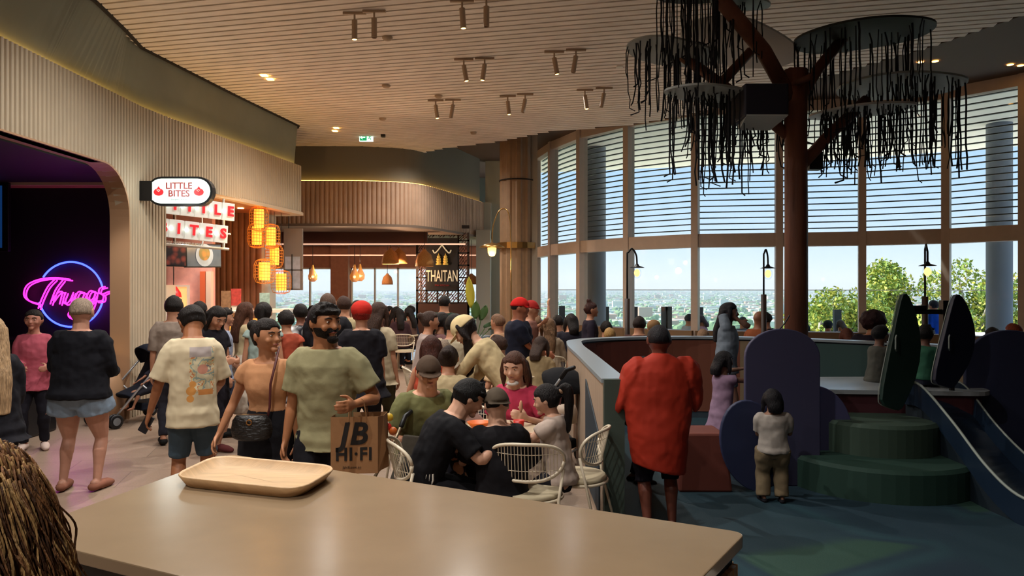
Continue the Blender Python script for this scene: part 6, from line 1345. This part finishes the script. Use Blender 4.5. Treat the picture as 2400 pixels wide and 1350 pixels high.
# paper shopping bag
pb = thing('paper_bag', 'brown paper shopping bag with bold black lettering held by the bearded man', 'bag', (0, 0, 0)); BD = 4.5
A, B = at(775, 1112, BD), at(884, 978, BD); wb = B.x-A.x; hb = B.z-A.z; dp = .17; kraft = mat('kraft_paper', '#9c7048', .8, var=.08, vscale=8, bump=.15)
u = V((1, .12, 0)).normalized(); v = V((-.12, 1, 0)).normalized(); Mb = Matrix(((u.x, v.x, 0, A.x), (u.y, v.y, 0, BD), (0, 0, 1, A.z), (0, 0, 0, 1)))
mb = MB(); vs = [(0,0,0), (wb,0,0), (wb+.06,dp,0), (.02,dp,0), (0,0,hb), (wb,0,hb), (wb+.03,dp*.5,hb-.01), (wb+.05,dp,hb), (.02,dp,hb), (wb+.02, dp*.5, .0), (wb+.045, dp*.5, hb*.35)]
mb.add([Mb @ V(p) for p in vs], [(0,1,9,2,3), (0,1,5,4), (1,9,10), (1,10,6,5), (10,7,6), (9,2,7), (9,7,10), (2,3,8,7), (3,0,4,8)])
o = mb.build('bag_body', kraft, pb); o.modifiers.new('s', 'SOLIDIFY').thickness = .002
m_ink = mat('black_ink', '#15100e', .7)
FM = lambda x, z: frame(Mb @ V((x, -.003, z)), u, (0, 0, 1))
text('lettering', 'JB', .185, m_ink, FM(wb*.47, hb*.685), pb, bold=.005, spacing=1.12, shear=.2, sx=1.0, sy=1.0, extrude=.0005)
text('lettering', 'HI·FI', .108, m_ink, FM(wb*.49, hb*.335), pb, bold=.003, spacing=1.1, sx=.95, extrude=.0005)
text('lettering', 'jbhifi.com.au', .022, m_ink, FM(wb*.45, hb*.115), pb, extrude=.0005)
for dy in (0.0, dp*.8):
    MB().tube(bez([Mb @ V((wb*.38, dy, hb-.03)), Mb @ V((wb*.42, dy*.8, hb+.06)), at(846, 935, 4.52), Mb @ V((wb*.72, dy*.8, hb+.06)), Mb @ V((wb*.76, dy, hb-.03))], 6), .004, 6).build('twisted_handle', kraft, pb)
# strollers
st1 = stroller('black stroller with silver rails and a toddler aboard, parked by the ribbed pillar', (at(338, 0, 10).x, 9.75, 0), R(150), '#101420')
P_('toddler reclining in the black stroller by the pillar', 352, 846, 9.75, 150, 'sit', h=.88, seat=.42, lean=-20, top=dict(c='#22202a', sl=.4, hem=-.05), bot=dict(k='shorts', c='#181820', len=.6), hair=('short', '#3a281c'), skin='#8a5c44', ank=((.08, .34, .28), (-.08, .34, .28)), shoe=None, rw=(.1, .2, .62), lw=(-.1, .2, .62))
st2 = stroller('beige-grey stroller with toy flowers on its grips beside the shopping bag', (at(930, 0, 5.05).x, 5.05, 0), R(150), '#3a342c', .8, mat('champagne_metal', '#8c7c64', .35, metal=.6), canopy=False)
for i, (px, py, c, l) in enumerate(((912, 978, '#d8b030', 'yellow toy flower clipped to the beige stroller'), (908, 1000, '#c83028', 'red toy bead clipped to the beige stroller'), (921, 1010, '#d06828', 'orange toy bead clipped to the beige stroller'))):
    p = at(px, py, 4.75); tag(MB().ell(p, (.028, .02, .026)).build('stroller_toy', mat('toy_' + c, c, .4), smooth=True), l, 'toy')
st3 = stroller('black stroller standing empty between the tables by the partition', (at(1268, 0, 7.4).x, 7.5, 0), R(60), '#0e0e12', .95)
# --- tables and chairs in the middle
round_table('round pale table the near family sits round', at(1130, 0, 5.3).x, 5.35, .42)
make_chair('empty white wire-back cafe chair nearest the counter, back to the camera', (at(1240, 0, 4.68).x, 4.75, 0), R(-8), 'white cafe chairs')
make_chair('white wire-back cafe chair beside the partition, turned to the left', (at(1362, 0, 5.1).x-.03, 5.15, 0), R(68), 'white cafe chairs')
make_chair('white cafe chair under the boy in black at the left of the table', (at(990, 0, 4.75).x, 4.75, 0), R(-74), 'white cafe chairs')
make_chair('white cafe chair across the near table, under the girl with glasses', (at(1086, 0, 5.8).x, 5.85, 0), R(180), 'white cafe chairs')
make_chair('white cafe chair under the olive polo man', (at(985, 0, 5.8).x, 5.8, 0), R(-150), 'white cafe chairs')
round_table('pale table behind the near family, under the leaning woman', at(1075, 0, 6.9).x, 7.1, .42); round_table('small wooden table by the partition with a food tray', at(1240, 0, 8.8).x, 8.9, .36)
make_chair('white cafe chair under the woman with the low bun', (at(1044, 0, 6.4).x, 6.4, 0), 0, 'white cafe chairs'); make_chair('white cafe chair under the auburn-haired woman', (at(1008, 0, 6.95).x, 7.0, 0), 0, 'white cafe chairs')
make_chair('white cafe chair under the magenta polo woman', (at(1200, 0, 6.3).x, 6.3, 0), R(158), 'white cafe chairs')
make_chair('white cafe chair under the fair-haired woman in beige', (at(1288, 0, 10.6).x, 10.6, 0), 0, 'white cafe chairs'); make_chair('white cafe chair under the lilac tee woman', (at(988, 0, 9).x, 9.0, 0), R(-75), 'white cafe chairs'); make_chair('white cafe chair under the linen shirt man', (at(1057, 0, 8.3).x, 8.3, 0), R(-15), 'white cafe chairs')
tz = .742
def small(name, label, cat, px, d, z, mbf, m, dx=0):
    p = V((at(px, 0, d).x + dx, d, z)); t = thing(name, label, cat, tuple(p)); mbf().build(name + '_body', m, t, smooth=True); return t
small('bowl', 'orange bowl in the middle of the near table', 'bowl', 1122, 5.35, tz, lambda: MB().lathe([(0, .0), (.045, 0), (.085, .05), (.08, .05), (.045, .008), (0, .008)]), mat('orange_bowl', '#d8641c', .4))
small('cup', 'white paper cup at the right of the near table', 'cup', 1172, 5.3, tz, lambda: MB().lathe([(0, 0), (.03, 0), (.042, .1), (.04, .1), (.0, .09)]), m_white)
small('plate', 'white plate on the near table before the boy', 'plate', 1090, 5.15, tz, lambda: MB().lathe([(0, .0), (.06, 0), (.1, .014), (.098, .018), (.06, .005), (0, .005)]), m_white)
small('cup', 'red drink cup standing on the chair-side by the ponytailed girl', 'cup', 1216, 5.25, tz, lambda: MB().lathe([(0, 0), (.03, 0), (.04, .08), (.038, .08), (0, .07)]), mat('red_cup', '#b8281c', .4))
small('food_tray', 'wooden food tray on the small table by the partition', 'tray', 1240, 8.9, tz, lambda: MB().box((-.2, -.14, 0), (.2, .14, .02)), m_wood)
small('snack', 'slice of food in the raised hand of the ponytailed girl', 'food', 1221, 4.72, 1.0, lambda: MB().ell((0, 0, 0), (.012, .012, .04)), mat('snack_peach', '#d89a78', .6))
# shoulder bag on chair rail by partition
hbg = thing('hanging_handbag', 'pale handbag with a dark red strap on the chair beside the partition', 'bag', tuple(at(1328, 965, 5.3))); MB().loft([((0,0,-.08), V((.07,0,0)), V((0,.04,0))), ((0,0,0), V((.08,0,0)), V((0,.04,0))), ((0,0,.05), V((.06,0,0)), V((0,.03,0)))], 14).build('bag_body', mat('pale_leather', '#a8917c', .5), hbg, smooth=True)
MB().tube(bez([(-.05, 0, .04), (-.03, 0, .13), (.02, 0, .15), (.05, 0, .04)], 5), .006, 6).build('strap', mat('red_strap', '#4c1414', .6), hbg)
# stool/bench for window seats
bench = thing('window_bench', 'long timber bench running along the foot of the glazing', 'bench', (0,0,0))
mb = MB()
for i in range(2, len(WL)-2):
    a, b = V(WL[i]), V(WL[i+1]); L = (b-a).length; mb.box((-.02, -1.0, .0), (L+.02, -.55, .42), Matrix.Translation((a.x, a.y, 0)) @ Matrix.Rotation(math.atan2(b.y-a.y, b.x-a.x), 4, 'Z'))
mb.build('bench_seat', mat('bench_timber', '#6a5038', .6), bench)
# planter with strelitzia by the booth
pl = thing('potted_strelitzia', 'broad-leaved potted plant with one yellow leaf beside the pale pier', 'plant', (at(1112, 0, 12.5).x, 12.5, 0))
MB().lathe([(0, 0), (.2, 0), (.3, .95), (.27, .95), (.2, .9), (0, .9)]).build('pot', mat('pot_slate', '#3c4650', .5), pl, smooth=True)
for k, (dx, dy, hh, c) in enumerate(((-.06, 0, 1.02, '#c8b83a'), (.12, .05, .55, '#4c6a38'), (.02, -.1, .62, '#55743c'), (.2, 0, .28, '#3c5a34'), (-.15, .1, .3, '#3c5a34'), (.28, .1, .2, '#4c6a38'))):
    b0 = V((dx*.3, dy*.3, .9)); tp_ = V((dx*1.6, dy, .92+hh)); mid_ = b0.lerp(tp_, .45) + V((0, 0, .05)); vs = []; n = 8
    for j in range(n+1):
        f = j/n; c_ = mid_.lerp(tp_, f) ; wv = .075*math.sin(math.pi*min(1, f*.93+.07))**.8; vs += [c_ + V((-wv, 0, 0)), c_ + V((0, .02, 0)), c_ + V((wv, 0, 0))]
    fs = [(j*3+i, j*3+i+1, j*3+i+4, j*3+i+3) for j in range(n) for i in range(2)]
    lf = MB().add(vs, fs).build('leaf', mat('leafc_' + c, c, .5), pl, smooth=True); lf.modifiers.new('s', 'SOLIDIFY').thickness = .004; MB().tube([b0, mid_], .008, 6).build('stalk', mat('stalk', '#4c6a38', .6), pl)
# --- curly-haired person at the lower left corner
l0 = 'person with tousled brown-blond curls close in the lower left corner'
P_(l0, -125, 1035, 1.15, -20, 'stand', fem=1, h=1.515, top=dict(c='#a06a3c', sl=.9, hem=-.1, loose=1.15), bot=dict(k='pants', c=BLK), hair=('crew', '#4a2f1c'), skin=SKL, res=.006)
q = PEOPLE[l0]; rn = random.Random(4)
for gi, (c, nn) in enumerate((('#7d5535', 560), ('#b08a58', 460), ('#4a2e1b', 320))):
    mb = MB()
    for k in range(nn):
        a = rn.uniform(0, 2*math.pi); z0 = rn.uniform(-.1, .95); r0 = math.sqrt(max(0, 1-z0*z0)); p = q['HM'] @ V((math.cos(a)*r0*.85, math.sin(a)*r0 - .1, z0*1.05)); c0 = q['HM'] @ V((0, -.1, 0)); out = (p-c0); out.z = 0; out = out.normalized() if out.length > 1e-4 else V((1, 0, 0))
        if (q['HM'].inverted() @ p).y > .55 and z0 < .4: continue
        vv_ = rn.uniform(.85, 1.1); L = rn.uniform(.22, .40); ph = rn.uniform(0, 6.28); am = rn.uniform(.004, .012); fr_ = rn.uniform(1.4, 2.4); pts = []; rr = []
        for j in range(21):
            f = j/20; s_ = p + out*(.055*math.sin(min(1, f*1.4)*1.57)*vv_ + .012) + V((0, 0, -L*f)); s_ += V((math.cos(ph+f*6.28*fr_)*am*f**.5, math.sin(ph+f*6.28*fr_)*am*f**.5, 0)); pts.append(s_); rr.append(.0026*(1-.7*f) + .0006)
        mb.tube(pts, rr, 4, flat=.6)
    mb.build('hair_locks', hairm(c), q['root'], smooth=True)
